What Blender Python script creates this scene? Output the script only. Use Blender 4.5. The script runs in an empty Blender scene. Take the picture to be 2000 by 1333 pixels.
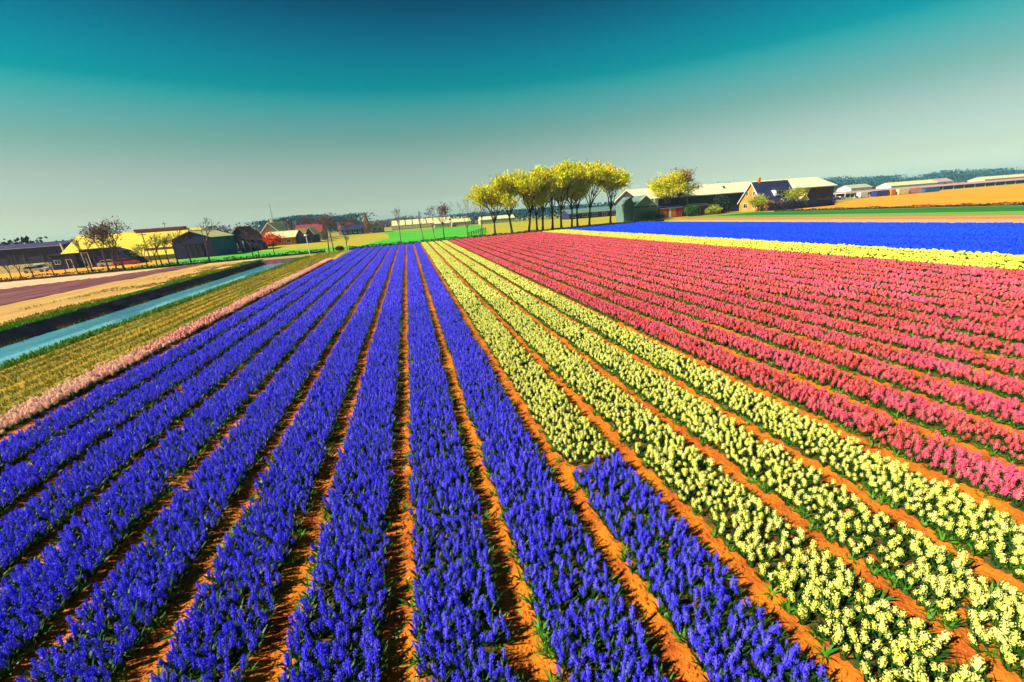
import bpy, math, random
import numpy as np
from mathutils import Matrix, Vector

R = math.radians
rng = np.random.default_rng(7)
random.seed(7)
scene = bpy.context.scene
COL = scene.collection

# ------------------------------------------------------------------ camera
YAW, PITCH, ROLL, CAM_Z = 0.2205, 0.3027, 0.0753, 5.0
fwd = Vector((math.sin(YAW) * math.cos(PITCH), math.cos(YAW) * math.cos(PITCH), -math.sin(PITCH)))
rgt = Vector((math.cos(YAW), -math.sin(YAW), 0))
upv = rgt.cross(fwd)
r2 = rgt * math.cos(ROLL) - upv * math.sin(ROLL)
u2 = upv * math.cos(ROLL) + rgt * math.sin(ROLL)
cd = bpy.data.cameras.new('camera')
cd.sensor_width = 36
cd.lens = 14.4
cd.clip_start = 0.1
cd.clip_end = 9000
cam = bpy.data.objects.new('camera', cd)
COL.objects.link(cam)
m = Matrix.Identity(4)
for i in range(3):
    m[i][0], m[i][1], m[i][2] = r2[i], u2[i], -fwd[i]
m[2][3] = CAM_Z
cam.matrix_world = m
scene.camera = cam

# ------------------------------------------------------------------ sky, sun, exposure
SUN_EL, SUN_AZ = 38.0, -99.0            # azimuth in degrees clockwise from +Y (rows run along +Y)
sd = Vector((math.sin(R(SUN_AZ)) * math.cos(R(SUN_EL)), math.cos(R(SUN_AZ)) * math.cos(R(SUN_EL)), math.sin(R(SUN_EL))))
world = bpy.data.worlds.new('World')
scene.world = world
world.use_nodes = True
nt = world.node_tree
nt.nodes.clear()
wo = nt.nodes.new('ShaderNodeOutputWorld')
bg = nt.nodes.new('ShaderNodeBackground')
sky = nt.nodes.new('ShaderNodeTexSky')
sky.sky_type = 'NISHITA'
sky.sun_disc = False
sky.sun_elevation = R(SUN_EL)
sky.sun_rotation = R(SUN_AZ)
sky.air_density = 1.0
sky.dust_density = 1.0
sky.ozone_density = 1.0
tc = nt.nodes.new('ShaderNodeTexCoord')
sx = nt.nodes.new('ShaderNodeSeparateXYZ')
asn = nt.nodes.new('ShaderNodeMath'); asn.operation = 'ARCSINE'
mr = nt.nodes.new('ShaderNodeMapRange')
mr.inputs['From Min'].default_value = 0.0
mr.inputs['From Max'].default_value = R(30)
ramp = nt.nodes.new('ShaderNodeValToRGB')
mul = nt.nodes.new('ShaderNodeMix'); mul.data_type = 'RGBA'; mul.blend_type = 'MULTIPLY'
mul.inputs['Factor'].default_value = 1.0
mul.clamp_result = False
nt.links.new(tc.outputs['Generated'], sx.inputs[0])
nt.links.new(sx.outputs['Z'], asn.inputs[0])
nt.links.new(asn.outputs[0], mr.inputs['Value'])
nt.links.new(mr.outputs[0], ramp.inputs[0])
# the photograph's grade of the sky by elevation (degrees): pale near the horizon, teal above
SKY_GRADE = [(d / 30, tuple(0.78 * v for v in c)) for d, c in (
    (0.5, (1.5, 1.85, 1.85)), (3, (1.2, 1.3, 1.14)), (6.7, (1.15, 1.2, 0.92)), (9.6, (0.75, 1.17, 0.78)), (11.8, (0.46, 1.24, 0.89)),
    (13.6, (0.17, 1.26, 0.88)), (14.7, (0.01, 1.12, 0.88)), (17.2, (0.01, 0.95, 0.88)), (20, (0.01, 0.66, 0.72)), (22.8, (0.01, 0.38, 0.52)), (30, (0.01, 0.34, 0.5)))]
cr = ramp.color_ramp
while len(cr.elements) > 1:
    cr.elements.remove(cr.elements[-1])
for i, (p, c) in enumerate(SKY_GRADE):
    e = cr.elements[0] if i == 0 else cr.elements.new(p)
    e.position = p
    e.color = (*c, 1)
nt.links.new(sky.outputs[0], mul.inputs[6])
nt.links.new(ramp.outputs[0], mul.inputs[7])
nt.links.new(mul.outputs[2], bg.inputs[0])
nt.links.new(bg.outputs[0], wo.inputs[0])
bg.inputs[1].default_value = 0.05
sl = bpy.data.lights.new('sun', 'SUN')
sl.energy = 5.0
sl.angle = R(0.55)
sl.color = (1.0, 0.95, 0.86)
sun = bpy.data.objects.new('sun', sl)
COL.objects.link(sun)
sun.rotation_euler = sd.to_track_quat('Z', 'Y').to_euler()
vs = scene.view_settings
vs.view_transform = 'Standard'
vs.look = 'None'
vs.exposure = 1.08
vs.gamma = 1.0
scene.cycles.max_bounces = 4
scene.cycles.diffuse_bounces = 1
scene.cycles.glossy_bounces = 2
scene.cycles.transmission_bounces = 3
scene.cycles.use_denoising = True
scene.cycles.use_adaptive_sampling = True
scene.cycles.adaptive_threshold = 0.03

# ------------------------------------------------------------------ materials
def pmat(name, col, rough=0.85, col2=None, scale=3.0, detail=4.0, mix=(0.35, 0.65), bump=0.0, bump_scale=None, bump_dist=0.05,
         island=0.0, objrand=0.0, col3=None, trans=0.0, spec=0.25, stretch=None, metallic=0.0, k=0.66):
    col, col2, col3 = [None if c is None else tuple(v * k for v in c) for c in (col, col2, col3)]
    m = bpy.data.materials.new(name)
    m.use_nodes = True
    n, l = m.node_tree.nodes, m.node_tree.links
    b = n['Principled BSDF']
    b.inputs['Roughness'].default_value = rough
    b.inputs['Metallic'].default_value = metallic
    b.inputs['Specular IOR Level'].default_value = spec
    b.inputs['Base Color'].default_value = (*col, 1)
    out = None
    t = n.new('ShaderNodeNewGeometry')
    vec = t.outputs['Position']
    if stretch:
        mp = n.new('ShaderNodeMapping')
        mp.inputs['Scale'].default_value = stretch
        l.new(vec, mp.inputs[0])
        vec = mp.outputs[0]
    if col2 is not None:
        ns = n.new('ShaderNodeTexNoise')
        ns.inputs['Scale'].default_value = scale
        ns.inputs['Detail'].default_value = detail
        ns.inputs['Roughness'].default_value = 0.62
        l.new(vec, ns.inputs['Vector'])
        r = n.new('ShaderNodeMapRange')
        r.inputs['From Min'].default_value, r.inputs['From Max'].default_value = mix
        l.new(ns.outputs['Fac'], r.inputs['Value'])
        x = n.new('ShaderNodeMix'); x.data_type = 'RGBA'
        l.new(r.outputs[0], x.inputs[0])
        x.inputs[6].default_value = (*col, 1)
        x.inputs[7].default_value = (*col2, 1)
        out = x.outputs[2]
    if col3 is not None:
      for src_name, amt in (('obj', objrand), ('isl', island)):
        if not amt:
            continue
        if src_name == 'obj':
            oi = n.new('ShaderNodeObjectInfo'); src = oi.outputs['Random']
        else:
            src = t.outputs['Random Per Island']
        pw = n.new('ShaderNodeMath'); pw.operation = 'POWER'
        l.new(src, pw.inputs[0]); pw.inputs[1].default_value = 2.0
        ml = n.new('ShaderNodeMath'); ml.operation = 'MULTIPLY'
        l.new(pw.outputs[0], ml.inputs[0]); ml.inputs[1].default_value = amt
        x = n.new('ShaderNodeMix'); x.data_type = 'RGBA'
        l.new(ml.outputs[0], x.inputs[0])
        if out is not None:
            l.new(out, x.inputs[6])
        else:
            x.inputs[6].default_value = (*col, 1)
        x.inputs[7].default_value = (*col3, 1)
        out = x.outputs[2]
    if out is not None:
        l.new(out, b.inputs['Base Color'])
    if bump:
        ns = n.new('ShaderNodeTexNoise')
        ns.inputs['Scale'].default_value = bump_scale or scale * 3
        ns.inputs['Detail'].default_value = 5
        l.new(vec, ns.inputs['Vector'])
        bp = n.new('ShaderNodeBump')
        bp.inputs['Strength'].default_value = bump
        bp.inputs['Distance'].default_value = bump_dist
        l.new(ns.outputs['Fac'], bp.inputs['Height'])
        l.new(bp.outputs[0], b.inputs['Normal'])
    if trans:
        tr = n.new('ShaderNodeBsdfTranslucent')
        if out is not None:
            l.new(out, tr.inputs['Color'])
        else:
            tr.inputs['Color'].default_value = (*col, 1)
        ms = n.new('ShaderNodeMixShader')
        ms.inputs[0].default_value = trans
        l.new(b.outputs[0], ms.inputs[1])
        l.new(tr.outputs[0], ms.inputs[2])
        l.new(ms.outputs[0], n['Material Output'].inputs['Surface'])
    return m

M = {}
# flowers
M['blue'] = pmat('blue_petal', (0.018, 0.005, 0.92), 0.6, col3=(0.36, 0.29, 1.0), objrand=0.35, island=0.5, trans=0.25, k=1)
M['deepblue'] = pmat('deep_blue_petal', (0.004, 0.035, 0.72), 0.6, col3=(0.02, 0.08, 0.85), objrand=0.7, trans=0.2, k=1, col2=(0.004, 0.06, 0.8), scale=.12, mix=(.4, .6), stretch=(4, .4, 1))
M['cream'] = pmat('cream_petal', (0.82, 0.79, 0.06), 0.6, col3=(0.9, 0.88, 0.36), objrand=0.5, island=.6, trans=0.25, k=1)
M['yellow'] = pmat('yellow_petal', (0.72, 0.69, 0.05), 0.6, col3=(0.74, 0.72, 0.18), objrand=0.8, trans=0.25, k=1)
M['coral'] = pmat('coral_petal', (0.66, 0.014, 0.032), 0.6, col3=(0.97, 0.3, 0.24), objrand=0.4, island=.6, trans=0.25, col2=(0.8, 0.03, 0.2), scale=0.7, mix=(0.42, 0.66), k=1)
M['pink'] = pmat('pink_petal', (0.95, 0.3, 0.29), 0.6, col3=(1.0, 0.72, 0.55), objrand=0.45, island=.6, trans=0.45, col2=(1.0, 0.72, 0.48), scale=0.06, mix=(0.4, 0.6), k=1)
M['leaf'] = pmat('flower_leaf', (0.02, 0.09, 0.012), 0.5, col3=(0.12, 0.26, 0.015), island=0.7, trans=0.15)
M['floor'] = pmat('bed_floor', (0.2, 0.07, 0.008), 0.95, col2=(0.03, 0.08, 0.01), scale=9, mix=(.42, .58), bump=.6, bump_scale=30, bump_dist=.03)  # dark tone painted in for the shade between the plants
M['edgeleaf'] = pmat('edge_leaf', (0.03, 0.2, 0.012), 0.5, col3=(0.2, 0.42, 0.02), objrand=0.6, island=.5, trans=0.2)
# earth and grass
M['soil'] = pmat('orange_soil', (0.84, 0.235, 0.006), 0.95, col2=(0.44, 0.065, 0.006), scale=1.8, detail=9, mix=(0.4, 0.68), bump=0.9, bump_scale=16, bump_dist=0.05)
M['clod'] = pmat('soil_clod', (0.72, 0.22, 0.012), 0.95, col3=(0.42, 0.08, 0.008), objrand=1.0)
M['straw'] = pmat('straw', (0.8, 0.6, 0.25), 0.8, col3=(0.7, 0.35, 0.12), island=1.0)

# ------------------------------------------------------------------ mesh helpers
def link(o, parent=None):
    COL.objects.link(o)
    if parent is not None:
        o.parent = parent
    return o

def mesh_obj(name, V, F, mats, parent=None, fm=None, smooth=False):
    me = bpy.data.meshes.new(name)
    me.from_pydata([tuple(v) for v in V], [], F)
    for mm in (mats if isinstance(mats, (list, tuple)) else [mats]):
        me.materials.append(mm)
    if fm is not None:
        me.polygons.foreach_set('material_index', np.asarray(fm, dtype=np.int32))
    if smooth:
        me.polygons.foreach_set('use_smooth', np.ones(len(F), dtype=bool))
    me.update()
    return link(bpy.data.objects.new(name, me), parent)

def quads_obj(name, V4, mat, parent=None):
    """V4: (n,4,3) loose quads, fast."""
    V4 = np.asarray(V4, dtype=np.float32)
    n = len(V4)
    me = bpy.data.meshes.new(name)
    me.vertices.add(n * 4)
    me.vertices.foreach_set('co', V4.reshape(-1))
    me.loops.add(n * 4)
    me.loops.foreach_set('vertex_index', np.arange(n * 4, dtype=np.int32))
    me.polygons.add(n)
    me.polygons.foreach_set('loop_start', np.arange(0, n * 4, 4, dtype=np.int32))
    me.materials.append(mat)
    me.update(calc_edges=True)
    return link(bpy.data.objects.new(name, me), parent)

def thing(name, label, cat, loc=(0, 0, 0), group=None):
    o = bpy.data.objects.new(name, None)
    o.empty_display_size = 0.3
    o.location = loc
    link(o)
    return tag(o, label, cat, group)

def tag(o, label=None, cat=None, group=None, kind=None):
    if label: o['label'] = label
    if cat: o['category'] = cat
    if group: o['group'] = group
    if kind: o['kind'] = kind
    return o

class MB:
    def __init__(s):
        s.V, s.F = [], []
    def add(s, vs, fs):
        k = len(s.V)
        s.V += [tuple(v) for v in vs]
        s.F += [tuple(i + k for i in f) for f in fs]
        return s
    def box(s, x0, y0, z0, x1, y1, z1):
        return s.add([(x0, y0, z0), (x1, y0, z0), (x1, y1, z0), (x0, y1, z0), (x0, y0, z1), (x1, y0, z1), (x1, y1, z1), (x0, y1, z1)],
                     [(0, 3, 2, 1), (4, 5, 6, 7), (0, 1, 5, 4), (1, 2, 6, 5), (2, 3, 7, 6), (3, 0, 4, 7)])
    def prism(s, poly, d):
        """extrude a planar polygon (3-D points, CCW seen from -d) along vector d"""
        n = len(poly)
        d = Vector(d)
        vs = [Vector(p) for p in poly] + [Vector(p) + d for p in poly]
        fs = [tuple(reversed(range(n))), tuple(range(n, 2 * n))] + [(i, (i + 1) % n, n + (i + 1) % n, n + i) for i in range(n)]
        return s.add(vs, fs)
    def tube(s, p0, p1, r0, r1, n=5, cap=True):
        p0, p1 = Vector(p0), Vector(p1)
        ax = (p1 - p0).normalized()
        a = ax.orthogonal().normalized()
        b = ax.cross(a)
        vs = []
        for p, r in ((p0, r0), (p1, r1)):
            for i in range(n):
                t = 2 * math.pi * i / n
                vs.append(p + a * (r * math.cos(t)) + b * (r * math.sin(t)))
        fs = [(i, (i + 1) % n, n + (i + 1) % n, n + i) for i in range(n)]
        if cap:
            fs += [tuple(reversed(range(n))), tuple(range(n, 2 * n))]
        return s.add(vs, fs)
    def build(s, name, mat, parent=None, smooth=False):
        off = Vector((0, 0, 0))
        if parent is not None:
            off = Vector(parent.location)
            if parent.parent is not None:
                off = off + Vector(parent.parent.location)
        return mesh_obj(name, [(v[0] - off.x, v[1] - off.y, v[2] - off.z) for v in s.V], s.F, mat, parent, smooth=smooth)

def vnoise(x, y, seed=0):
    """smooth value noise on arrays"""
    x = np.asarray(x, float); y = np.asarray(y, float)
    xi, yi = np.floor(x).astype(np.int64), np.floor(y).astype(np.int64)
    fx, fy = x - xi, y - yi
    fx, fy = fx * fx * (3 - 2 * fx), fy * fy * (3 - 2 * fy)
    def h(a, b):
        n = (a * 374761393 + b * 668265263 + seed * 1442695041) & 0x7fffffff
        n = ((n ^ (n >> 13)) * 1274126177) & 0x7fffffff
        return ((n ^ (n >> 16)) & 0xffff) / 65535.0
    return (h(xi, yi) * (1 - fx) + h(xi + 1, yi) * fx) * (1 - fy) + (h(xi, yi + 1) * (1 - fx) + h(xi + 1, yi + 1) * fx) * fy

def grid_obj(name, xs, ys, zf, mat, parent=None):
    X, Y = np.meshgrid(xs, ys)
    Z = zf(X, Y)
    nx, ny = len(xs), len(ys)
    V = np.stack([X, Y, Z], -1).reshape(-1, 3).astype(np.float32)
    i = np.arange(nx * ny).reshape(ny, nx)
    F = np.stack([i[:-1, :-1], i[:-1, 1:], i[1:, 1:], i[1:, :-1]], -1).reshape(-1, 4).astype(np.int32)
    me = bpy.data.meshes.new(name)
    me.vertices.add(len(V)); me.vertices.foreach_set('co', V.reshape(-1))
    me.loops.add(F.size); me.loops.foreach_set('vertex_index', F.reshape(-1))
    me.polygons.add(len(F)); me.polygons.foreach_set('loop_start', np.arange(0, F.size, 4, dtype=np.int32))
    me.polygons.foreach_set('use_smooth', np.ones(len(F), dtype=bool))
    me.materials.append(mat)
    me.update(calc_edges=True)
    return link(bpy.data.objects.new(name, me), parent)

def sheet(name, pts, z, mat, parent=None):
    o = mesh_obj(name, [(x, y, z) for x, y in pts], [tuple(range(len(pts)))], mat, parent)
    return tag(o, kind='structure')

ORD = ['first', 'second', 'third', 'fourth', 'fifth', 'sixth', 'seventh', 'eighth', 'ninth', 'tenth', 'eleventh', 'twelfth',
       'thirteenth', 'fourteenth', 'fifteenth', 'sixteenth', 'seventeenth', 'eighteenth', 'nineteenth', 'twentieth',
       'twenty-first', 'twenty-second', 'twenty-third', 'twenty-fourth', 'twenty-fifth', 'twenty-sixth']

def end_y(x):                      # where the flower beds stop, at the cross ditch
    return 93.6 + 0.085 * x

# ------------------------------------------------------------------ ground
M['meadow'] = pmat('meadow_grass', (0.03, 0.5, 0.012), 0.9, col2=(0.16, 0.5, 0.01), scale=0.05, mix=(0.4, 0.65), bump=0.4, bump_scale=2)
M['olive'] = pmat('olive_grass', (0.42, 0.42, 0.012), 0.9, col2=(0.6, 0.42, 0.012), scale=0.04, mix=(0.35, 0.65), bump=0.4, bump_scale=2)
M['farland'] = pmat('far_land', (0.3, 0.34, 0.03), 0.95, col2=(0.5, 0.36, 0.06), scale=0.006, mix=(0.4, 0.6), stretch=(1, 3, 1))
M['orange_field'] = pmat('orange_field', (1.0, 0.46, 0.006), 0.95, col2=(0.95, 0.3, 0.006), scale=0.12, detail=8, stretch=(1, 0.2, 1), bump=.4, bump_scale=2)
M['tan'] = pmat('tan_soil', (0.95, 0.55, 0.13), 0.95, col2=(0.62, 0.27, 0.05), scale=1.1, detail=7, stretch=(1, 0.06, 1), mix=(.4, .75), bump=0.4, bump_scale=3)
M['paletan'] = pmat('pale_tan_soil', (0.92, 0.58, 0.27), 0.95, col2=(0.6, 0.28, 0.15), scale=0.9, detail=7, mix=(.42, .75), stretch=(1, 0.08, 1), bump=0.4, bump_scale=3)
M['plough'] = pmat('ploughed_soil', (0.2, 0.045, 0.06), 0.95, col2=(0.45, 0.16, 0.1), scale=0.9, detail=8, mix=(.42, .75), stretch=(1, 0.06, 1), bump=0.5, bump_scale=3)
M['pinksoil'] = pmat('reddish_strip', (0.7, 0.18, 0.1), 0.95, col2=(0.75, 0.38, 0.1), scale=0.3, stretch=(1, 0.06, 1))
M['darkgrass'] = pmat('dark_green_crop', (0.012, 0.16, 0.012), 0.9, col2=(0.03, 0.26, 0.015), scale=0.3, stretch=(1, 0.1, 1), bump=0.5, bump_scale=2)
M['limegrass'] = pmat('light_green_crop', (0.3, 0.42, 0.05), 0.9, col2=(0.16, 0.36, 0.03), scale=0.4, stretch=(1, 0.1, 1))
M['stubble'] = pmat('stubble_strip', (0.62, 0.36, 0.012), 0.95, col2=(0.14, 0.17, 0.008), scale=1.5, stretch=(1, 0.035, 1), mix=(0.45, 0.58), bump=0.6, bump_scale=8)
M['bank'] = pmat('canal_bank', (0.3, 0.08, 0.17), 0.95, col2=(0.1, 0.06, 0.04), scale=0.8, bump=0.6, bump_scale=4)
M['water'] = pmat('canal_water', (0.16, 0.58, 0.66), 0.05, col2=(0.1, 0.38, 0.47), scale=0.4, stretch=(1, .2, 1), bump=0.12, bump_scale=2.5, bump_dist=0.03, spec=0.9)  # pale cyan base stands in for the reflected sky
M['vergegrass'] = pmat('verge_grass', (0.06, 0.3, 0.012), 0.8, col3=(0.3, 0.4, 0.02), island=0.9, trans=0.2)
M['drygrass'] = pmat('dry_grass', (0.3, 0.28, 0.015), 0.85, col3=(0.6, 0.42, 0.03), island=0.9, trans=0.2)

CX0, CX1, CYE = -26.6, -18.9, 84.0           # canal: far bank top, near bank top, end
B = 7000
gd = mesh_obj('ground',
    [(-B, -200, 0), (CX0, -200, 0), (CX0, CYE, 0), (CX1, CYE, 0), (CX1, -200, 0), (B, -200, 0), (B, B, 0), (CX1, B, 0), (CX0, B, 0), (-B, B, 0), (-B, CYE, 0), (B, CYE, 0)],
    [(0, 1, 2, 10), (4, 5, 11, 3), (10, 2, 8, 9), (2, 3, 7, 8), (3, 11, 6, 7)], M['farland'])
tag(gd, kind='structure')
# canal trench
mb = MB()
ys = np.linspace(-60, CYE, 73)
def wob(y, s): return 0.35 * (vnoise(np.array([y * 0.12]), np.array([s]), 3)[0] - 0.5)
for a, b in zip(ys[:-1], ys[1:]):
    fa, fb = CX0 + 0.95 + wob(a, 1.3), CX0 + 0.95 + wob(b, 1.3)
    ga, gb = CX0 + 0.3 + wob(a, 4.3), CX0 + 0.3 + wob(b, 4.3)
    mb.add([(CX0 - 0.02, a, -0.0), (CX0 - 0.02, b, -0.0), (gb, b, -0.35), (ga, a, -0.35)], [(0, 3, 2, 1)])
    mb.add([(ga, a, -0.35), (gb, b, -0.35), (fb, b, -1.2), (fa, a, -1.2)], [(0, 3, 2, 1)])
    na, nb = CX1 - 0.8 + wob(a, 8.3), CX1 - 0.8 + wob(b, 8.3)
    mb.add([(CX1 + 0.02, a, 0), (CX1 + 0.02, b, 0), (nb, b, -1.2), (na, a, -1.2)], [(0, 1, 2, 3)])
mb.add([(CX0, CYE + 0.02, 0), (CX1, CYE + 0.02, 0), (CX1, CYE - 0.8, -1.2), (CX0, CYE - 0.8, -1.2)], [(0, 1, 2, 3)])
tag(mb.build('canal_bank', M['bank']), kind='structure')
sheet('canal_water', [(CX0, -60), (CX1, -60), (CX1, CYE), (CX0, CYE)], -0.72, M['water'])

# the soil of the tulip field: a displaced sheet near the camera, a plain one beyond
FX0, FX1 = -13.2, 38.2
def soil_z(X, Y):
    k = (X - 2.2) / 1.5
    path = np.exp(-((k - np.round(k)) * 1.5 / 0.2) ** 2)
    near = np.clip((30 - Y) / 10, 0, 1)
    z = 0.075 + 0.05 * (vnoise(X * 4, Y * 4, 1) - 0.5) * near + 0.05 * (vnoise(X * 11, Y * 11, 2) - 0.5) * near + 0.03 * (vnoise(X * 0.7, Y * 0.5, 5) - 0.5)
    return z - 0.05 * path * near
tag(grid_obj('field_soil', np.arange(FX0, 16.01, 0.075), np.arange(0.0, 16.01, 0.075), soil_z, M['soil']), kind='structure')
def soil_far(X, Y): return 0.03 + 0.02 * (vnoise(X * 0.7, Y * 0.5, 5) - 0.5)
tag(grid_obj('field_soil', np.arange(FX0, FX1, 0.5), np.concatenate([np.arange(16.0, 105, 1.0)]), lambda X, Y: np.where(Y > end_y(X) + 1, -0.3, soil_far(X, Y)), M['soil']), kind='structure')
tag(grid_obj('field_soil', np.arange(16.0, FX1, 0.3), np.arange(0.0, 16.01, 0.3), lambda X, Y: soil_far(X, Y) + 0.03 * (vnoise(X * 3, Y * 3, 8) - 0.5), M['soil']), kind='structure')

# strips to the left of the beds and beyond the canal
sheet('stubble_strip', [(-18.2, 0), (-13.0, 0), (-13.0, 92), (-18.2, 92)], 0.006, M['stubble'])
sheet('stubble_strip', [(-13.4, 69.6), (-11.45, 69.6), (-11.45, 92.4), (-13.4, 92.4)], 0.055, M['stubble'])
def ridges(X, Y): return 0.03 + 0.07 * np.sin(X * 2 * math.pi / 0.8 + .3 * np.sin(Y * .1)) + 0.06 * (vnoise(X * 1.7, Y * .8, 61) - .5)
tag(grid_obj('tan_field', np.arange(-38.5, -27.59, .2), np.arange(10, 86.1, 1.0), lambda X, Y: ridges(X, Y) * np.clip((-28.2 - X) / 3, .15, 1) + .02, M['tan']), kind='structure')
tag(grid_obj('ploughed_field', np.arange(-80, -36.4, .2), np.arange(20, 90.1, 1.0), lambda X, Y: np.where(
    (X < np.interp(Y, [60, 70.5, 77.5, 89, 90], [-84, -54.5, -46.3, -41, -40]) + .4 * np.sin(Y)) | (X > np.interp(Y, [20, 62, 84, 90], [-38.5, -38.5, -36.5, -37.5])), -0.3, ridges(X, Y) + .05), M['plough']), kind='structure')
sheet('pale_field', [(-95, 0), (-53, 0), (-38, 89.8), (-60, 88), (-95, 86.5)], 0.006, M['paletan'])
sheet('pale_field', [(-36.5, 89), (-38.5, 86), (-27.6, 86), (-27.6, 90.5)], 0.014, M['paletan'])
sheet('orange_field', [(-75, 93), (-60, 94), (-52, 104), (-56, 118), (-110, 152), (-240, 260), (-240, 220)], 0.006, M['orange_field'])
sheet('meadow', [(-60, 92), (-13, 93.5), (30, 97), (22, 120), (38, 215), (-10, 235), (-50, 150), (-54, 122), (-50, 104)], 0.010, M['meadow'])
sheet('olive_meadow', [(15, 97), (75, 101.5), (85, 150), (110, 215), (38, 230), (28, 160), (22, 118)], 0.014, M['olive'])
sheet('olive_meadow', [(-46, 128), (-12, 108), (-6, 140), (-8, 180), (-13, 235), (-40, 200), (-48, 150)], 0.014, M['olive'])
# strips to the right of the beds
sheet('tan_field', [(60.8, 20), (70, 20), (70, 98), (60.8, 98)], 0.006, M['tan'])
sheet('reddish_strip', [(70, 20), (76.5, 20), (76.5, 101), (70, 101)], 0.006, M['pinksoil'])
sheet('light_green_strip', [(76.5, 20), (85, 20), (85, 105), (76.5, 105)], 0.006, M['limegrass'])
sheet('dark_green_strip', [(85, 20), (100, 20), (100, 106), (85, 106)], 0.006, M['darkgrass'])
sheet('orange_field', [(102, 20), (420, 20), (330, 165), (205, 152), (150, 122), (102, 105)], 0.008, M['orange_field'])

# ------------------------------------------------------------------ flowers
def hyacinth_mesh(name, petal, seed, detail=True, h0=0.12, h1=0.30, rad=0.036, leaves=6, flor=40, plen=0.03):
    g = random.Random(seed)
    V, F, fm = [], [], []
    def addf(vs, fs, mi):
        k = len(V)
        V.extend(vs); F.extend([tuple(i + k for i in f) for f in fs]); fm.extend([mi] * len(fs))
    def prof(t):   # spike radius along its height
        return rad * (0.55 + 0.75 * math.sin(math.pi * min(1, 0.18 + t * 0.82)) ** 0.8) * (1 if t < 0.8 else 1 - 1.6 * (t - 0.8))
    n = 6 if detail else 6
    rings = [0, .3, .65, 1.0] if detail else [0, 0.22, 0.5, 0.78, 1.0]
    vs = []
    for j, t in enumerate(rings):
        rr = prof(t) * (0.72 if detail else 1.2)
        for i in range(n):
            a = 2 * math.pi * (i + 0.5 * j) / n
            q = rr * (1 + (0 if detail else g.uniform(-.3, .3)))
            vs.append((q * math.cos(a), q * math.sin(a), h0 + (h1 - h0) * t + (0 if detail else g.uniform(-.012, .012))))
    fs = []
    for j in range(len(rings) - 1):
        for i in range(n):
            fs.append((j * n + i, j * n + (i + 1) % n, (j + 1) * n + (i + 1) % n, (j + 1) * n + i))
    fs.append(tuple((len(rings) - 1) * n + i for i in range(n)))
    addf(vs, fs, 0)
    if detail:
        for k in range(flor):
            t = (k + 0.5) / flor
            a = k * 2.39996 + g.uniform(-.2, .2)
            c, s = math.cos(a), math.sin(a)
            rr = prof(t) * 0.8
            z = h0 + (h1 - h0) * t
            el = g.uniform(-0.35, 0.5) + (t - 0.5) * 0.9
            out = Vector((c * math.cos(el), s * math.cos(el), math.sin(el)))
            side = Vector((-s, c, 0))
            upd = out.cross(side) * -1
            base = Vector((c * rr, s * rr, z))
            ctr = base + out * 0.008
            vs = [tuple(ctr)]
            fs = []
            np_ = 5
            off = g.uniform(0, 6.28)
            L = plen * g.uniform(0.7, 1.1)
            for p in range(np_):
                b0 = off + 2 * math.pi * p / np_
                tip = ctr + (side * math.cos(b0) + upd * math.sin(b0)) * L * 0.75 + out * (L * 0.35)
                e1 = ctr + (side * math.cos(b0 - .55) + upd * math.sin(b0 - .55)) * L * 0.42 + out * (L * 0.42)
                e2 = ctr + (side * math.cos(b0 + .55) + upd * math.sin(b0 + .55)) * L * 0.42 + out * (L * 0.42)
                q = len(vs)
                vs += [tuple(e1), tuple(tip), tuple(e2)]
                fs.append((0, q, q + 1, q + 2))
            addf(vs, fs, 0)
    # stem and strap leaves
    vs = [(0.009 * math.cos(a), 0.009 * math.sin(a), z) for z in (0, h0 + 0.02) for a in (0, 2.09, 4.19)]
    addf(vs, [(0, 1, 4, 3), (1, 2, 5, 4), (2, 0, 3, 5)], 1)
    for k in range(leaves):
        a = 2 * math.pi * k / leaves + g.uniform(-.4, .4)
        c, s = math.cos(a), math.sin(a)
        L = g.uniform(0.13, 0.2)
        sp = g.uniform(0.3, 0.7)
        w = 0.014
        pts = []
        for t in (0, .5, 1):
            rr = 0.012 + sp * L * t ** 1.4
            z = L * (t * 1.05 - 0.3 * sp * t * t)
            ww = w * (1.0 if t < 0.9 else 0.15)
            pts += [(c * rr - s * ww, s * rr + c * ww, z), (c * rr + s * ww, s * rr - c * ww, z)]
        addf(pts, [(0, 1, 3, 2), (2, 3, 5, 4)], 1)
    me = bpy.data.meshes.new(name)
    me.from_pydata(V, [], F)
    me.materials.append(petal)
    me.materials.append(M['leaf'])
    me.polygons.foreach_set('material_index', np.asarray(fm, dtype=np.int32))
    me.update()
    return me

KINDS = {
    'blue': dict(h0=0.10, h1=0.26, rad=0.0145, flor=28, plen=0.017),
    'deepblue': dict(h0=0.11, h1=0.28, rad=0.030, flor=30, plen=0.024),
    'cream': dict(h0=0.13, h1=0.23, rad=0.020, flor=22, plen=0.021),
    'yellow': dict(h0=0.12, h1=0.25, rad=0.036, flor=26, plen=0.03),
    'coral': dict(h0=0.12, h1=0.25, rad=0.022, flor=24, plen=0.022),
    'pink': dict(h0=0.10, h1=0.28, rad=0.024, flor=30, plen=0.025),
}
NV = 5
NEAR_MESH, FAR_MESH = {}, {}
for kk, kw in KINDS.items():
    NEAR_MESH[kk] = [hyacinth_mesh(kk + '_hyacinth', M[kk], s * 17 + 3, True, **dict(kw, h1=kw['h1'] * (1, 1.1, .86, .94, 1.02)[s], rad=kw['rad'] * (1, .9, 1.1, .82, 1.05)[s], flor=kw['flor'] - (0, 3, 2, 10, 0)[s])) for s in range(NV)]
    FAR_MESH[kk] = [hyacinth_mesh(kk + '_hyacinth_far', M[kk], s * 31 + 5, False, leaves=4, **kw) for s in range(2)]

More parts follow.
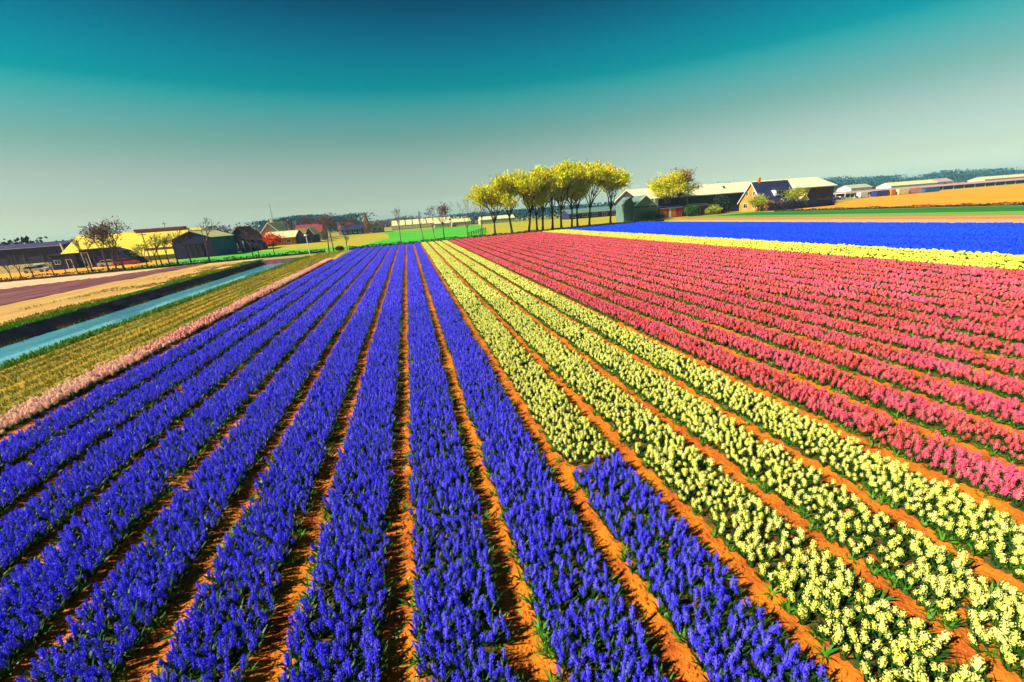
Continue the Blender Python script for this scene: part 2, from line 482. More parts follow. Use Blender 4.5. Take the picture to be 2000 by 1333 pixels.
GN = {}
def gn_group(key, objs):
    if key in GN:
        return GN[key]
    ng = bpy.data.node_groups.new('scatter_' + key, 'GeometryNodeTree')
    ng.interface.new_socket('Geometry', in_out='INPUT', socket_type='NodeSocketGeometry')
    ng.interface.new_socket('Geometry', in_out='OUTPUT', socket_type='NodeSocketGeometry')
    N, L = ng.nodes, ng.links
    gi, go = N.new('NodeGroupInput'), N.new('NodeGroupOutput')
    iop = N.new('GeometryNodeInstanceOnPoints')
    jn = N.new('GeometryNodeJoinGeometry')
    for o in reversed(objs):
        oi = N.new('GeometryNodeObjectInfo')
        oi.transform_space = 'ORIGINAL'
        oi.inputs['Object'].default_value = o
        oi.inputs['As Instance'].default_value = True
        L.new(oi.outputs['Geometry'], jn.inputs[0])
    L.new(gi.outputs[0], iop.inputs['Points'])
    L.new(jn.outputs[0], iop.inputs['Instance'])
    iop.inputs['Pick Instance'].default_value = True
    for nm, dt, sock in (('var', 'INT', 'Instance Index'), ('rot', 'FLOAT_VECTOR', 'Rotation'), ('scl', 'FLOAT_VECTOR', 'Scale')):
        na = N.new('GeometryNodeInputNamedAttribute')
        na.data_type = dt
        na.inputs['Name'].default_value = nm
        L.new(na.outputs['Attribute'], iop.inputs[sock])
    L.new(iop.outputs[0], go.inputs[0])
    GN[key] = ng
    return ng

def scatter(name, key, objs, P, rot, scl, var, parent=None):
    n = len(P)
    me = bpy.data.meshes.new(name)
    me.vertices.add(n)
    me.vertices.foreach_set('co', np.ascontiguousarray(P, dtype=np.float32).reshape(-1))
    a = me.attributes.new('rot', 'FLOAT_VECTOR', 'POINT'); a.data.foreach_set('vector', np.ascontiguousarray(rot, dtype=np.float32).reshape(-1))
    a = me.attributes.new('scl', 'FLOAT_VECTOR', 'POINT'); a.data.foreach_set('vector', np.ascontiguousarray(scl, dtype=np.float32).reshape(-1))
    a = me.attributes.new('var', 'INT', 'POINT'); a.data.foreach_set('value', np.ascontiguousarray(var, dtype=np.int32))
    o = link(bpy.data.objects.new(name, me), parent)
    md = o.modifiers.new('scatter', 'NODES')
    md.node_group = gn_group(key, objs)
    o['kind'] = 'stuff'
    return o

def view_px(P):
    """pixels per metre in the 2000-px photograph and whether a point is in frame"""
    d = P - np.array([0, 0, CAM_Z])
    w = d @ np.array(fwd)
    x = 800 * (d @ np.array(r2)) / np.maximum(w, 1e-3)
    y = 800 * (d @ np.array(u2)) / np.maximum(w, 1e-3)
    return 800 / np.maximum(w, 1e-3), (w > 0.2) & (np.abs(x) < 1000) & (np.abs(y) < 666)

NEAR_SRC, FAR_SRC = {}, {}
def tilt(n, amp=0.18):
    return np.stack([rng.normal(0, amp, n), rng.normal(0, amp, n), rng.uniform(0, 6.283, n)], 1)

def flower_bed(xc, y0, y1, kind, label, group, hw=0.54, dens=150.0, kind_near=None, y_split=None, max_parts=260, thr=138.0, rowy=0):
    """one bed: floor of soil and leaf litter, coloured dark for shade between plants, the near plants one by one, the rest as a mass"""
    bed = thing('flower_bed', label, 'flower bed', (xc, y0, 0), group)
    step = 0.5
    ys = np.arange(y0, y1 + step, step)
    xs = np.array([-hw, -hw * .82, -hw * .3, hw * .3, hw * .82, hw])
    prof = np.array([0.03, 0.085, 0.1, 0.1, 0.085, 0.03])
    fl = grid_obj('bed_floor', xs, ys - y0, lambda X, Y: np.interp(X, xs, prof) + 0.02 * (vnoise(X * 5 + xc, Y * 3, 4) - 0.5), M['floor'], bed)
    # plants on a jittered lattice: rows across the bed
    segs = []
    def lattice(ya, yb, rho):
        sp = 1 / math.sqrt(rho)
        nx = max(2, int(round(2 * hw / sp)))
        gx = (np.arange(nx) + .5) / nx * 2 * hw - hw
        gy = np.arange(ya, yb, sp)
        X, Y = np.meshgrid(gx, gy)
        X = X + rng.normal(0, sp * .3, X.shape)
        Y = Y + rng.normal(0, sp * .3, Y.shape)
        wb = 0.05 * (vnoise(Y * .5, Y * 0 + xc * 3.1, 9) - .5)
        keep = rng.random(X.shape) < 0.42 + 0.85 * vnoise((X + xc) * 3.3, Y * 2.6, 12)
        keep &= np.abs(X) < hw + .05
        return (X + wb)[keep], Y[keep], np.full(keep.sum(), rho)
    edges = [y0]
    for e in (12, 20, 32, 50, 70):
        if y0 < e < y1: edges.append(e)
    edges.append(y1)
    for ya, yb in zip(edges[:-1], edges[1:]):
        d = math.hypot(max(0.3, (ya * .6 + yb * .4)), xc)
        rho = float(np.clip(dens * (13 / d) ** 0.75, 34, dens))
        segs.append(lattice(ya, yb, rho))
    X = np.concatenate([s[0] for s in segs]); Y = np.concatenate([s[1] for s in segs]); rho = np.concatenate([s[2] for s in segs])
    Z = np.interp(np.abs(X), [0, hw * .8, hw + .06], [0.09, 0.085, 0.06])
    n = len(X)
    P = np.stack([X, Y - y0, Z], 1)
    W = P + np.array([xc, y0, 0])
    k = (dens / rho) ** 0.42
    s = rng.normal(1.0, 0.15, n).clip(.6, 1.35) * (.88 + .24 * vnoise(W[:, 0] * .9, W[:, 1] * .7, 44))
    scl = np.stack([s * k, s * k, s * rng.uniform(.76, .98, n)], 1)
    rot = tilt(n)
    pm, vis = view_px(W)
    ind = np.zeros(n, bool)
    cand = np.where(vis & (pm > thr))[0]
    cand = cand[np.argsort(-pm[cand])][:max_parts]
    ind[cand] = True
    for j, i in enumerate(cand):
        v = int(rng.integers(0, NV))
        o = bpy.data.objects.new('hyacinth', NEAR_MESH[kind][v])
        o.location = P[i]; o.rotation_euler = rot[i]; o.scale = scl[i]
        link(o, bed)
        NEAR_SRC.setdefault(kind, {}).setdefault(v, o)
    # sources for the mass are real plants of the scene
    rest = np.where(~ind)[0]
    if kind not in NEAR_SRC or len(NEAR_SRC[kind]) < NV or kind not in FAR_SRC:
        order = rest[np.argsort(-pm[rest])]
        used = []
        for v in range(NV):
            if v not in NEAR_SRC.setdefault(kind, {}):
                i = order[len(used)]; used.append(i)
                o = bpy.data.objects.new('hyacinth', NEAR_MESH[kind][v])
                o.location = P[i]; o.rotation_euler = rot[i]; o.scale = scl[i]
                link(o, bed); NEAR_SRC[kind][v] = o
        if kind not in FAR_SRC:
            FAR_SRC[kind] = []
            for v in range(2):
                i = order[-1 - v]; used.append(i)
                o = bpy.data.objects.new('hyacinth', FAR_MESH[kind][v])
                o.location = P[i]; o.rotation_euler = rot[i]; o.scale = scl[i]
                link(o, bed); FAR_SRC[kind].append(o)
        rest = np.setdiff1d(rest, np.array(used))
    dist = np.hypot(W[:, 0], W[:, 1])
    near = rest[dist[rest] < 24]
    far = rest[dist[rest] >= 24]
    if len(near):
        scatter('hyacinths', kind + '_near', [NEAR_SRC[kind][v] for v in range(NV)], P[near], rot[near], scl[near], rng.integers(0, NV, len(near)), bed)
    if len(far):
        scatter('hyacinths', kind + '_far', FAR_SRC[kind], P[far], rot[far], scl[far], rng.integers(0, 2, len(far)), bed)
    edge_tufts(bed, hw, y0, y1)
    return bed

def tuft_mesh(seed):
    g = random.Random(seed)
    V, F = [], []
    for k in range(7):
        a = 2 * math.pi * k / 7 + g.uniform(-.4, .4)
        c, s = math.cos(a), math.sin(a)
        L = g.uniform(0.1, 0.19); sp = g.uniform(0.35, 1.0); w = g.uniform(.009, .015)
        b = len(V)
        for t in (0, .35, .7, 1):
            rr = 0.01 + sp * L * t ** 1.3; z = L * (t * 1.0 - 0.45 * sp * t * t); ww = w * (1, 1.1, .8, .1)[(0, .35, .7, 1).index(t)]
            V += [(c * rr - s * ww, s * rr + c * ww, z), (c * rr + s * ww, s * rr - c * ww, z)]
        F += [(b + 2 * i, b + 2 * i + 1, b + 2 * i + 3, b + 2 * i + 2) for i in range(3)]
    me = bpy.data.meshes.new('leaf_tuft'); me.from_pydata(V, [], F); me.materials.append(M['edgeleaf']); me.update()
    return me
TUFTS = [tuft_mesh(s) for s in range(3)]
TUFT_SRC = []
def edge_tufts(bed, hw, y0, y1):
    """bright strap leaves spilling over the bed edges and between the spikes"""
    y1 = min(y1, 45.0)
    n = int((y1 - y0) * 26)
    if n < 4: return
    Y = rng.uniform(0, y1 - y0, n)
    side = np.where(rng.random(n) < .62, -1, 1)
    X = np.where(rng.random(n) < .6, side * (hw + .0 + rng.normal(0, .045, n)), rng.uniform(-hw, hw, n))
    k = rng.random(n) < .25 + vnoise(X * .5 + bed.location.x, Y * .9, 31)
    X, Y = X[k], Y[k]
    n = len(X)
    P = np.stack([X, Y, np.full(n, .06)], 1)
    s = rng.uniform(.7, 1.15, n)
    rot = tilt(n, .15)
    st = 0
    if not TUFT_SRC:
        for v in range(3):
            o = bpy.data.objects.new('leaf_tuft', TUFTS[v]); o.location = P[v]; o.rotation_euler = rot[v]; o.scale = (s[v],) * 3
            link(o, bed); TUFT_SRC.append(o)
        st = 3
    scatter('leaves', 'tufts', TUFT_SRC, P[st:], rot[st:], np.stack([s, s, s], 1)[st:], rng.integers(0, 3, n - st), bed)

def bed_x(k): return 2.2 + 1.5 * (k + 0.5)        # bed right of furrow k
def near_y(x): return max(0.6, 0.38 * x - 1.0) if x > 0 else max(0.6, 0.85 * -x - 1.5)

for j in range(1, 10):
    x = bed_x(-j)
    flower_bed(x, near_y(x), end_y(x), 'blue', f'long blue hyacinth bed, {ORD[j-1]} one out from the cream beds' if j < 9 else 'long blue hyacinth bed right beside the pink one', 'blue hyacinth beds')
x = bed_x(-10) - 0.25
flower_bed(x, near_y(x), 69.0, 'pink', 'pale pink hyacinth bed along the grass strip by the canal', 'pink hyacinth bed', hw=0.46)
YSPLIT = 6.55
x = bed_x(0)
flower_bed(x, near_y(x), YSPLIT - 0.08, 'blue', 'short blue end piece of the first cream bed', 'blue hyacinth beds')
flower_bed(x, YSPLIT + 0.1, end_y(x), 'cream', 'cream hyacinth bed next to the blue beds, with a blue front end', 'cream hyacinth beds', dens=112)
for j in range(1, 4):
    x = bed_x(j)
    flower_bed(x, near_y(x), end_y(x), 'cream', ['', 'cream hyacinth bed, second from the blue beds', 'cream hyacinth bed, third from the blue beds', 'cream hyacinth bed right beside the coral red beds'][j], 'cream hyacinth beds', dens=112)
NRED = 15
for j in range(NRED):
    x = bed_x(4 + j)
    flower_bed(x, near_y(x), end_y(x), 'coral', f'coral red hyacinth bed, {ORD[j]} from the cream beds' if j < NRED - 1 else 'coral red hyacinth bed right beside the far yellow band', 'coral red hyacinth beds', dens=108, hw=0.5)
for j in range(4):
    x = bed_x(4 + NRED + j)
    flower_bed(x, near_y(x), end_y(x), 'yellow', f'yellow hyacinth bed of the far band, {ORD[j]} from the coral beds', 'yellow hyacinth beds of the far band', dens=70, hw=0.56)
# the far blue field: rows too fine to count, one mass
fx0, fx1 = bed_x(23) - 0.75, 60.6
PX, PY = [], []
xx = fx0 + 0.75
while xx < fx1:
    ya, yb = max(8.0, 0.38 * xx - 1), end_y(xx)
    n = int((yb - ya) * 1.2 * 26)
    PX.append(xx + rng.uniform(-.52, .52, n)); PY.append(rng.uniform(ya, yb, n))
    xx += 1.5
PX, PY = np.concatenate(PX), np.concatenate(PY)
srcb = []
fld = thing('flower_field', 'deep blue hyacinth field of fine rows beyond the yellow band', 'flower field', (fx0, 0, 0))
for v in range(2):
    o = bpy.data.objects.new('hyacinth', FAR_MESH['deepblue'][v]); o.location = (0.6 + v * .3, 30 + v, 0.03); link(o, fld); srcb.append(o)
n = len(PX)
sc_ = rng.uniform(.95, 1.3, n)
scatter('hyacinths', 'deepblue_far', srcb, np.stack([PX - fx0, PY, np.full(n, .03)], 1), tilt(n), np.stack([sc_ * 1.7, sc_ * 1.7, sc_], 1), rng.integers(0, 2, n), fld)
mesh_obj('bed_floor', [(0, 8, .016), (fx1 - fx0, 8, .016), (fx1 - fx0, end_y(fx1), .016), (0, end_y(fx0), .016)], [(0, 1, 2, 3)], M['floor'], fld)

# ------------------------------------------------------------------ soil crumbs, straw and grass
def in_view(X, Y, mg=1.15):
    P = np.stack([X, Y, np.zeros_like(X)], 1)
    d = P - np.array([0, 0, CAM_Z])
    w = d @ np.array(fwd)
    x = (d @ np.array(r2)) / np.maximum(w, 1e-3); y = (d @ np.array(u2)) / np.maximum(w, 1e-3)
    return (w > 0.2) & (np.abs(x) < 1.25 * mg) & (np.abs(y) < 0.833 * mg)

def clod_mesh(seed):
    g = random.Random(seed)
    V, F = [], []
    for j, (z, r) in enumerate(((-.3, .8), (.35, .95), (.85, .5))):
        for i in range(6):
            a = 2 * math.pi * (i + .5 * j) / 6
            q = r * g.uniform(.75, 1.25)
            V.append((q * math.cos(a), q * math.sin(a) * .85, z * g.uniform(.8, 1.2)))
    for j in range(2):
        for i in range(6):
            F.append((j * 6 + i, j * 6 + (i + 1) % 6, j * 6 + 6 + (i + 1) % 6, j * 6 + 6 + i))
    F.append(tuple(range(12, 18)))
    me = bpy.data.meshes.new('soil_clod'); me.from_pydata(V, [], F); me.materials.append(M['clod']); me.update()
    return me
cl = thing('soil_crumbs', 'loose orange soil crumbs lying in the paths between beds', 'soil')
cl['kind'] = 'stuff'
cs = []
for v in range(2):
    o = bpy.data.objects.new('clod', clod_mesh(v)); o.location = (2.2, 4.2 + v * .3, .06); o.scale = (.03, .03, .02); link(o, cl); cs.append(o)
n = 30000
kf = rng.integers(-7, 7, n)
X = 2.2 + 1.5 * kf + rng.normal(0, .13, n)
Y = 1.5 + 17 * rng.random(n) ** 1.5
k = in_view(X, Y); X, Y = X[k], Y[k]
n = len(X)
s_ = 0.007 + 0.022 * rng.random(n) ** 3
scatter('crumbs', 'clods', cs, np.stack([X, Y, soil_z(X, Y)], 1), tilt(n, .4), np.stack([s_, s_ * rng.uniform(.7, 1.2, n), s_ * .8], 1), rng.integers(0, 2, n), cl)
# straw and faded leaves lying in the paths
n = 500
X = 2.2 + 1.5 * rng.integers(-8, -1, n) + rng.normal(0, .16, n)
Y = 1.5 + 16 * rng.random(n) ** 1.3
k = in_view(X, Y); X, Y = X[k], Y[k]
n = len(X)
a = rng.uniform(0, 6.283, n); L = rng.uniform(.012, .04, n); w = rng.uniform(.003, .012, n)
dx, dy = np.cos(a), np.sin(a)
z = soil_z(X, Y) + .015
q = np.stack([np.stack([X - dx * L - dy * w, Y - dy * L + dx * w, z], 1), np.stack([X + dx * L - dy * w, Y + dy * L + dx * w, z + .012], 1),
              np.stack([X + dx * L + dy * w, Y + dy * L - dx * w, z + .012], 1), np.stack([X - dx * L + dy * w, Y - dy * L - dx * w, z], 1)], 1)
tag(quads_obj('straw', q, M['straw']), 'dry straw and faded leaf bits lying in the paths', 'straw', kind='stuff')

def blades(X, Y, Z, h, w, lean=0.35):
    """grass blades as narrow tapered quads"""
    n = len(X)
    a = rng.uniform(0, 6.283, n)
    hh = h * rng.uniform(.5, 1.3, n)
    ww = w * rng.uniform(.6, 1.3, n)
    tx, ty = rng.normal(0, lean, n) * hh, rng.normal(0, lean, n) * hh
    dx, dy = np.cos(a) * ww, np.sin(a) * ww
    Z = np.broadcast_to(Z, X.shape)
    return np.stack([np.stack([X - dx, Y - dy, Z], 1), np.stack([X + dx, Y + dy, Z], 1),
                     np.stack([X + tx + dx * .25, Y + ty + dy * .25, Z + hh], 1), np.stack([X + tx - dx * .25, Y + ty - dy * .25, Z + hh], 1)], 1)

def strip_pts(n, x0, x1, y0, y1, pw=1.0):
    X = rng.uniform(x0, x1, n); Y = y0 + (y1 - y0) * rng.random(n) ** pw
    k = in_view(X, Y, 1.3)
    return X[k], Y[k]
# green verge on the far side of the canal and on the near bank
X, Y = strip_pts(30000, -27.7, -26.55, 20, 86, 1.2)
k = rng.random(len(X)) < .35 + .9 * vnoise(X * .7, Y * .25, 21)
tag(quads_obj('verge_grass', blades(X[k], Y[k], np.where(X[k] > -26.6, -.25, 0.0), 0.15, .06), M['vergegrass']), 'green grass verge along the far bank of the canal', 'grass', kind='stuff')
X, Y = strip_pts(16000, -19.1, -18.2, 12, 84, 1.2)
k = rng.random(len(X)) < .25 + .9 * vnoise(X * .9, Y * .3, 22)
tag(quads_obj('verge_grass', blades(X[k], Y[k], np.where(X[k] < -18.9, -.25, 0.0), .2, .04), M['vergegrass']), 'thin green grass edge along the near bank of the canal', 'grass', kind='stuff')
# dry grass in lines on the strip between canal and beds
X, Y = strip_pts(130000, -18.2, -12.9, 8, 92, 1.4)
ln = np.sin(X * 2 * math.pi / .85 + .5 * np.sin(Y * .2)) * .5 + .5
k = rng.random(len(X)) < .08 + .8 * ln ** 2 * (.25 + vnoise(X * 1.1, Y * .4, 23))
tag(quads_obj('dry_grass', blades(X[k], Y[k], 0.0, .13, .022), M['drygrass']), 'dry olive grass in mown lines between canal and pink bed', 'grass', kind='stuff')

# weeds and clods in the tan field along the canal
X = -28.0 - 5.5 * rng.random(9000) ** 2; Y = 22 + 62 * rng.random(9000) ** 1.2
k = vnoise(X * .8, Y * .22, 71) > .52
tag(quads_obj('weeds', blades(X[k], Y[k], .04, .16, .07, .6), M['drygrass']), 'sparse dry weeds in the tan field beside the canal verge', 'weeds', kind='stuff')
# reeds at the water's edge under the far bank
X = CX0 + 1.0 + rng.normal(0, .18, 7000); Y = 24 + 60 * rng.random(7000) ** 1.3
k = (vnoise(Y * .35, Y * 0 + 3, 72) > .5) & (rng.random(7000) < .25)
tag(quads_obj('reeds', blades(X[k] - .12, Y[k], -.78, .3, .014, .3), M['drygrass']), 'ragged dry reeds at the water edge below the far canal bank', 'reeds', kind='stuff')

# ------------------------------------------------------------------ trees
M['bark'] = pmat('dark_bark', (0.05, 0.03, 0.025), 0.9, col2=(0.09, 0.05, 0.035), scale=4)
M['palebark'] = pmat('pale_bark', (0.35, 0.28, 0.22), 0.9, col2=(0.14, 0.09, 0.07), scale=2)
M['twig'] = pmat('bare_twigs', (0.13, 0.07, 0.06), 0.9)
M['willow'] = pmat('yellow_green_leaf', (0.5, 0.52, 0.004), 0.6, col2=(0.75, 0.46, 0.004), scale=.3, mix=(.45, .65), col3=(0.85, 0.8, 0.01), island=.8, trans=.35, k=1)
M['amber'] = pmat('amber_leaf', (0.36, 0.16, 0.012), 0.6, col2=(0.22, 0.09, 0.02), scale=.4, col3=(0.55, 0.33, 0.015), island=.7, trans=.3, k=0.85)
M['redleaf'] = pmat('red_blossom', (0.75, 0.03, 0.008), 0.6, col3=(0.9, 0.14, 0.02), island=.8, trans=.3, k=0.85)
M['orangeleaf'] = pmat('orange_conifer_leaf', (0.5, 0.14, 0.01), 0.6, col3=(0.6, 0.36, 0.02), island=.8, trans=.2, k=0.85)
M['brownleaf'] = pmat('brown_leaf', (0.14, 0.05, 0.045), 0.7, col3=(0.25, 0.1, 0.06), island=.8, trans=.2)
M['shrub'] = pmat('green_shrub_leaf', (0.025, 0.12, 0.015), 0.6, col3=(0.14, 0.34, 0.02), island=.8, trans=.25)
M['limeshrub'] = pmat('lime_shrub_leaf', (0.3, 0.34, 0.015), 0.6, col3=(0.6, 0.55, 0.04), island=.8, trans=.25, k=0.85)
M['darkhedge'] = pmat('dark_hedge_leaf', (0.018, 0.022, 0.012), 0.8, col3=(0.05, 0.09, 0.02), island=.6)
M['violethedge'] = pmat('dark_violet_hedge', (0.012, 0.008, 0.03), 0.8, col3=(0.02, 0.015, 0.05), island=.6)
M['hazed_wood'] = pmat('far_wood', (0.02, 0.11, 0.15), 0.9, col3=(0.04, 0.16, 0.16), island=.8)  # leaf colour shifted to blue to carry distance haze
M['farbrown'] = pmat('far_bare_wood', (0.14, 0.09, 0.09), 0.9, col3=(0.2, 0.14, 0.1), island=.8)

def unit(v):
    return v / np.linalg.norm(v)

def skeleton(g, H, trunk_h, lean=(0, 0), r0=0.2, limbs=4, spread=0.5, depth=4, up=0.25, wind=(0.1, 0), shrink=0.72, fork=2.6, l0=None):
    segs, tips = [], []
    def grow(p, d, L, r, dep):
        nseg = 2
        q = p
        for i in range(nseg):
            d = unit(d + g.normal(0, .12, 3) + np.array([wind[0], wind[1], up]) * .22)
            e = q + d * L / nseg
            segs.append((q, e, r * (1 - .25 * i / nseg), r * (1 - .25 * (i + 1) / nseg), dep))
            q = e
        if dep <= 2:
            tips.append((q, d, dep))
        if dep == 0:
            return
        k = int(g.integers(2, 4)) if g.random() < fork - 2 else 2
        for _ in range(k):
            dd = unit(d + g.normal(0, spread, 3) * np.array([1, 1, .6]))
            grow(q, dd, L * shrink * g.uniform(.8, 1.2), r * .62, dep - 1)
    p = np.zeros(3)
    d = unit(np.array([lean[0], lean[1], 1.0]))
    n = 4
    for i in range(n):
        d = unit(d + g.normal(0, .045, 3))
        q = p + d * trunk_h / n
        segs.append((p, q, r0 * (1.25 if i == 0 else 1 - .08 * i), r0 * (1 - .08 * (i + 1)), 9))
        p = q
    L = l0 or (H - trunk_h) * .36
    for i in range(limbs):
        a = 2 * math.pi * (i + g.uniform(-.3, .3)) / limbs
        dd = unit(d + np.array([math.cos(a), math.sin(a), 0]) * spread * g.uniform(.7, 1.3))
        grow(p, dd, L * g.uniform(.85, 1.15), r0 * .55, depth)
    # scale so that the highest tip is at H
    top = max(s[1][2] for s in segs)
    k = (H - trunk_h) / max(.1, top - trunk_h)
    def f(v):
        v = np.array(v)
        if v[2] > trunk_h:
            v[2] = trunk_h + (v[2] - trunk_h) * k
        return v
    return [(f(a), f(b), c, e, dep) for a, b, c, e, dep in segs], [(f(a), d, dep) for a, d, dep in tips]

def leaf_quads(g, C, D, size, aspect=2.4, along=0.6):
    n = len(C)
    a = g.normal(0, 1, (n, 3)); a /= np.linalg.norm(a, axis=1)[:, None]
    a = a * (1 - along) + D * along
    a /= np.linalg.norm(a, axis=1)[:, None]
    b = np.cross(a, g.normal(0, 1, (n, 3))); b /= np.linalg.norm(b, axis=1)[:, None]
    L = (size * g.uniform(.6, 1.4, n))[:, None]
    w = L / aspect
    return np.stack([C - a * L * .5, C + b * w * .5, C + a * L * .5, C - b * w * .5], 1)

def tree(name, label, x, y, H, trunk_frac=.4, leaf=None, nleaf=4000, lsize=.45, r0=.2, lean=(0, 0), limbs=4, spread=.42, depth=4, up=.3, wind=(.12, 0), bark='bark', seed=0,
         cat='tree', group=None, clump=.8, xs=1.0, minr=0.0):
    g = np.random.default_rng(seed + 1000)
    t = thing(name, label, cat, (x, y, 0), group)
    segs, tips = skeleton(g, H, H * trunk_frac, lean, r0, limbs, spread, depth, up, wind)
    mb = MB()
    for a, b, ra, rb, dep in segs:
        a = (a[0] * xs, a[1] * xs, a[2]); b = (b[0] * xs, b[1] * xs, b[2])
        mb.tube((a[0] + x, a[1] + y, a[2]), (b[0] + x, b[1] + y, b[2]), max(ra, minr), max(rb, minr * .8), 6 if dep > 5 else (5 if dep > 2 else 3), cap=False)
    mb.build('trunk', M[bark], t, smooth=True)
    if leaf:
        P = np.array([p for p, d, dep in tips]) * np.array([xs, xs, 1]); D = np.array([d for p, d, dep in tips])
        w = np.array([(1.0, .8, .5)[dep] for p, d, dep in tips]); w = w / w.sum()
        i = g.choice(len(P), nleaf, p=w)
        C = P[i] + g.normal(0, clump, (nleaf, 3)) * np.array([.75, .75, .6]) + D[i] * g.uniform(-.8, 1.0, nleaf)[:, None] * clump
        quads_obj('crown', leaf_quads(g, C, D[i], lsize), M[leaf] if isinstance(leaf, str) else leaf, t)
    return t

# the long row of tall trees behind the beds
ROW = [(20.8, 102.7, 12.6, .36), (25.2, 103.0, 15.0, .4), (29.7, 103.4, 15.6, .42), (32.4, 105.0, 12.0, .45), (34.9, 107.9, 16.0, .42), (37.0, 106.1, 16.4, .42), (39.0, 104.8, 16.8, .4),
       (43.3, 108.4, 12.5, .5), (45.0, 108.3, 15.6, .42), (48.5, 108.4, 17.2, .38), (55.5, 109.8, 16.4, .36)]
for i, (x, y, h, tf) in enumerate(ROW):
    tree('tall_tree', f'tall yellow-green tree with dark trunk, {ORD[i]} of the row counted from the green meadow' if i < len(ROW) - 1 else 'tall yellow-green tree at the row end nearest the barn',
         x, y, h - 1.6, tf - .1, 'willow', 5600, .62, .2 + .006 * h, (random.uniform(.0, .12), 0), limbs=6, spread=.42, depth=4, up=.6, wind=(.12, .0), seed=i * 7 + 3, group='tall trees in a row', clump=.8, xs=.9)
# bare saplings and small trees in front of the meadow
BARE = [(-16.3, 92.6, 7.4), (-15.6, 93.8, 6.8), (-12.7, 92.6, 3.3), (-1.8, 95.7, 8.2), (3.1, 98.3, 7.0), (5.7, 98.5, 4.2), (13.8, 101.9, 9.2), (17.6, 103.3, 9.8)]
BL = ['bare reddish tree beside the lamp post, the taller of two', 'bare reddish tree close behind the taller one beside the lamp post', 'low bare sapling where the grass strip ends',
      'slender bare tree in front of the green meadow, behind the blue beds', 'slender bare tree behind the first cream bed', 'short bare sapling behind the cream beds',
      'spreading pale bare tree at the edge of the coral beds', 'bare tree with dark twigs just before the tall row']
for i, (x, y, h) in enumerate(BARE):
    tree('bare_tree', BL[i], x, y, h, .42 if i not in (2, 6) else .22, None, r0=.07 + .008 * h, limbs=4 if i > 5 else 3, spread=.32 if i != 6 else .45, depth=4, up=.7, seed=i * 3 + 50,
         bark='palebark' if i in (3, 4, 5, 6) else 'twig', group='bare trees along the field end', xs=.6 if i < 6 else .85, minr=.022)
t = tree('dark_pine', 'crooked dark red tree with layered branches behind the cream beds', 8.0, 99.3, 7.9, .45, 'brownleaf', 700, .35, .13, (-.1, 0), limbs=5, spread=.7, depth=3, up=.1, seed=71, clump=.4)
# the line of small trees along the ditch on the canal side; (x, y, height, crown)
DITCH = [(-64.4, 87.5, 3.3, 0), (-66.8, 88.8, 2.9, 0), (-63.4, 88.4, 3.4, 0), (-60.3, 88.2, 3.3, 0), (-59.4, 89.5, 3.2, 0), (-57.8, 89.6, 3.6, 0), (-56.4, 90.1, 3.2, 0), (-55.1, 88.8, 6.4, 0), (-53.4, 90.2, 8.0, 1),
         (-51.5, 88.9, 6.0, 0), (-50.6, 89.3, 8.8, 2), (-47.1, 89.9, 4.3, 3), (-46.0, 90.6, 4.6, 0), (-45.1, 90.4, 5.9, 3), (-44.2, 91.0, 5.0, 4), (-42.9, 91.2, 6.2, 0), (-40.8, 91.5, 6.8, 0), (-37.9, 92.0, 8.4, 0),
         (-30.3, 92.2, 5.3, 0), (-29.3, 92.5, 4.6, 0)]
DITCH.sort(key=lambda d: -d[0])
for i, (x, y, h, c) in enumerate(DITCH):
    kw = {0: dict(leaf=None), 1: dict(leaf='brownleaf', nleaf=500, lsize=.3), 2: dict(leaf='brownleaf', nleaf=1500, lsize=.32), 3: dict(leaf='limeshrub', nleaf=350, lsize=.28), 4: dict(leaf='amber', nleaf=350, lsize=.28)}[c]
    lb = {0: f'small bare tree on the ditch bank, {ORD[i]} counted from the canal end', 1: 'thin brownish tree beside the big round bare tree on the ditch', 2: 'big round-crowned brown tree on the ditch bank before the yellow roof',
          3: f'little yellow-leaved tree on the ditch bank, {ORD[i]} counted from the canal end', 4: 'little amber-leaved tree on the ditch bank before the yellow roof'}[c]
    tree('ditch_tree', lb, x, y, h, .45 if c != 2 else .42, r0=.06 + .012 * h, limbs=3 if c != 2 else 5, spread=.42 if c != 2 else .6, depth=4 if h > 5 else 3, up=.4, wind=(.06, 0), seed=i + 200, bark='twig',
         group='small trees along the ditch', clump=.4 if c != 2 else .7, xs=.8, minr=.025, **kw)
tree('red_tree', 'small tree with a bright red crown on the ditch bank', -26.8, 93.6, 4.3, .42, 'redleaf', 1600, .3, .09, limbs=4, spread=.6, depth=3, seed=301, clump=.55, minr=.03)
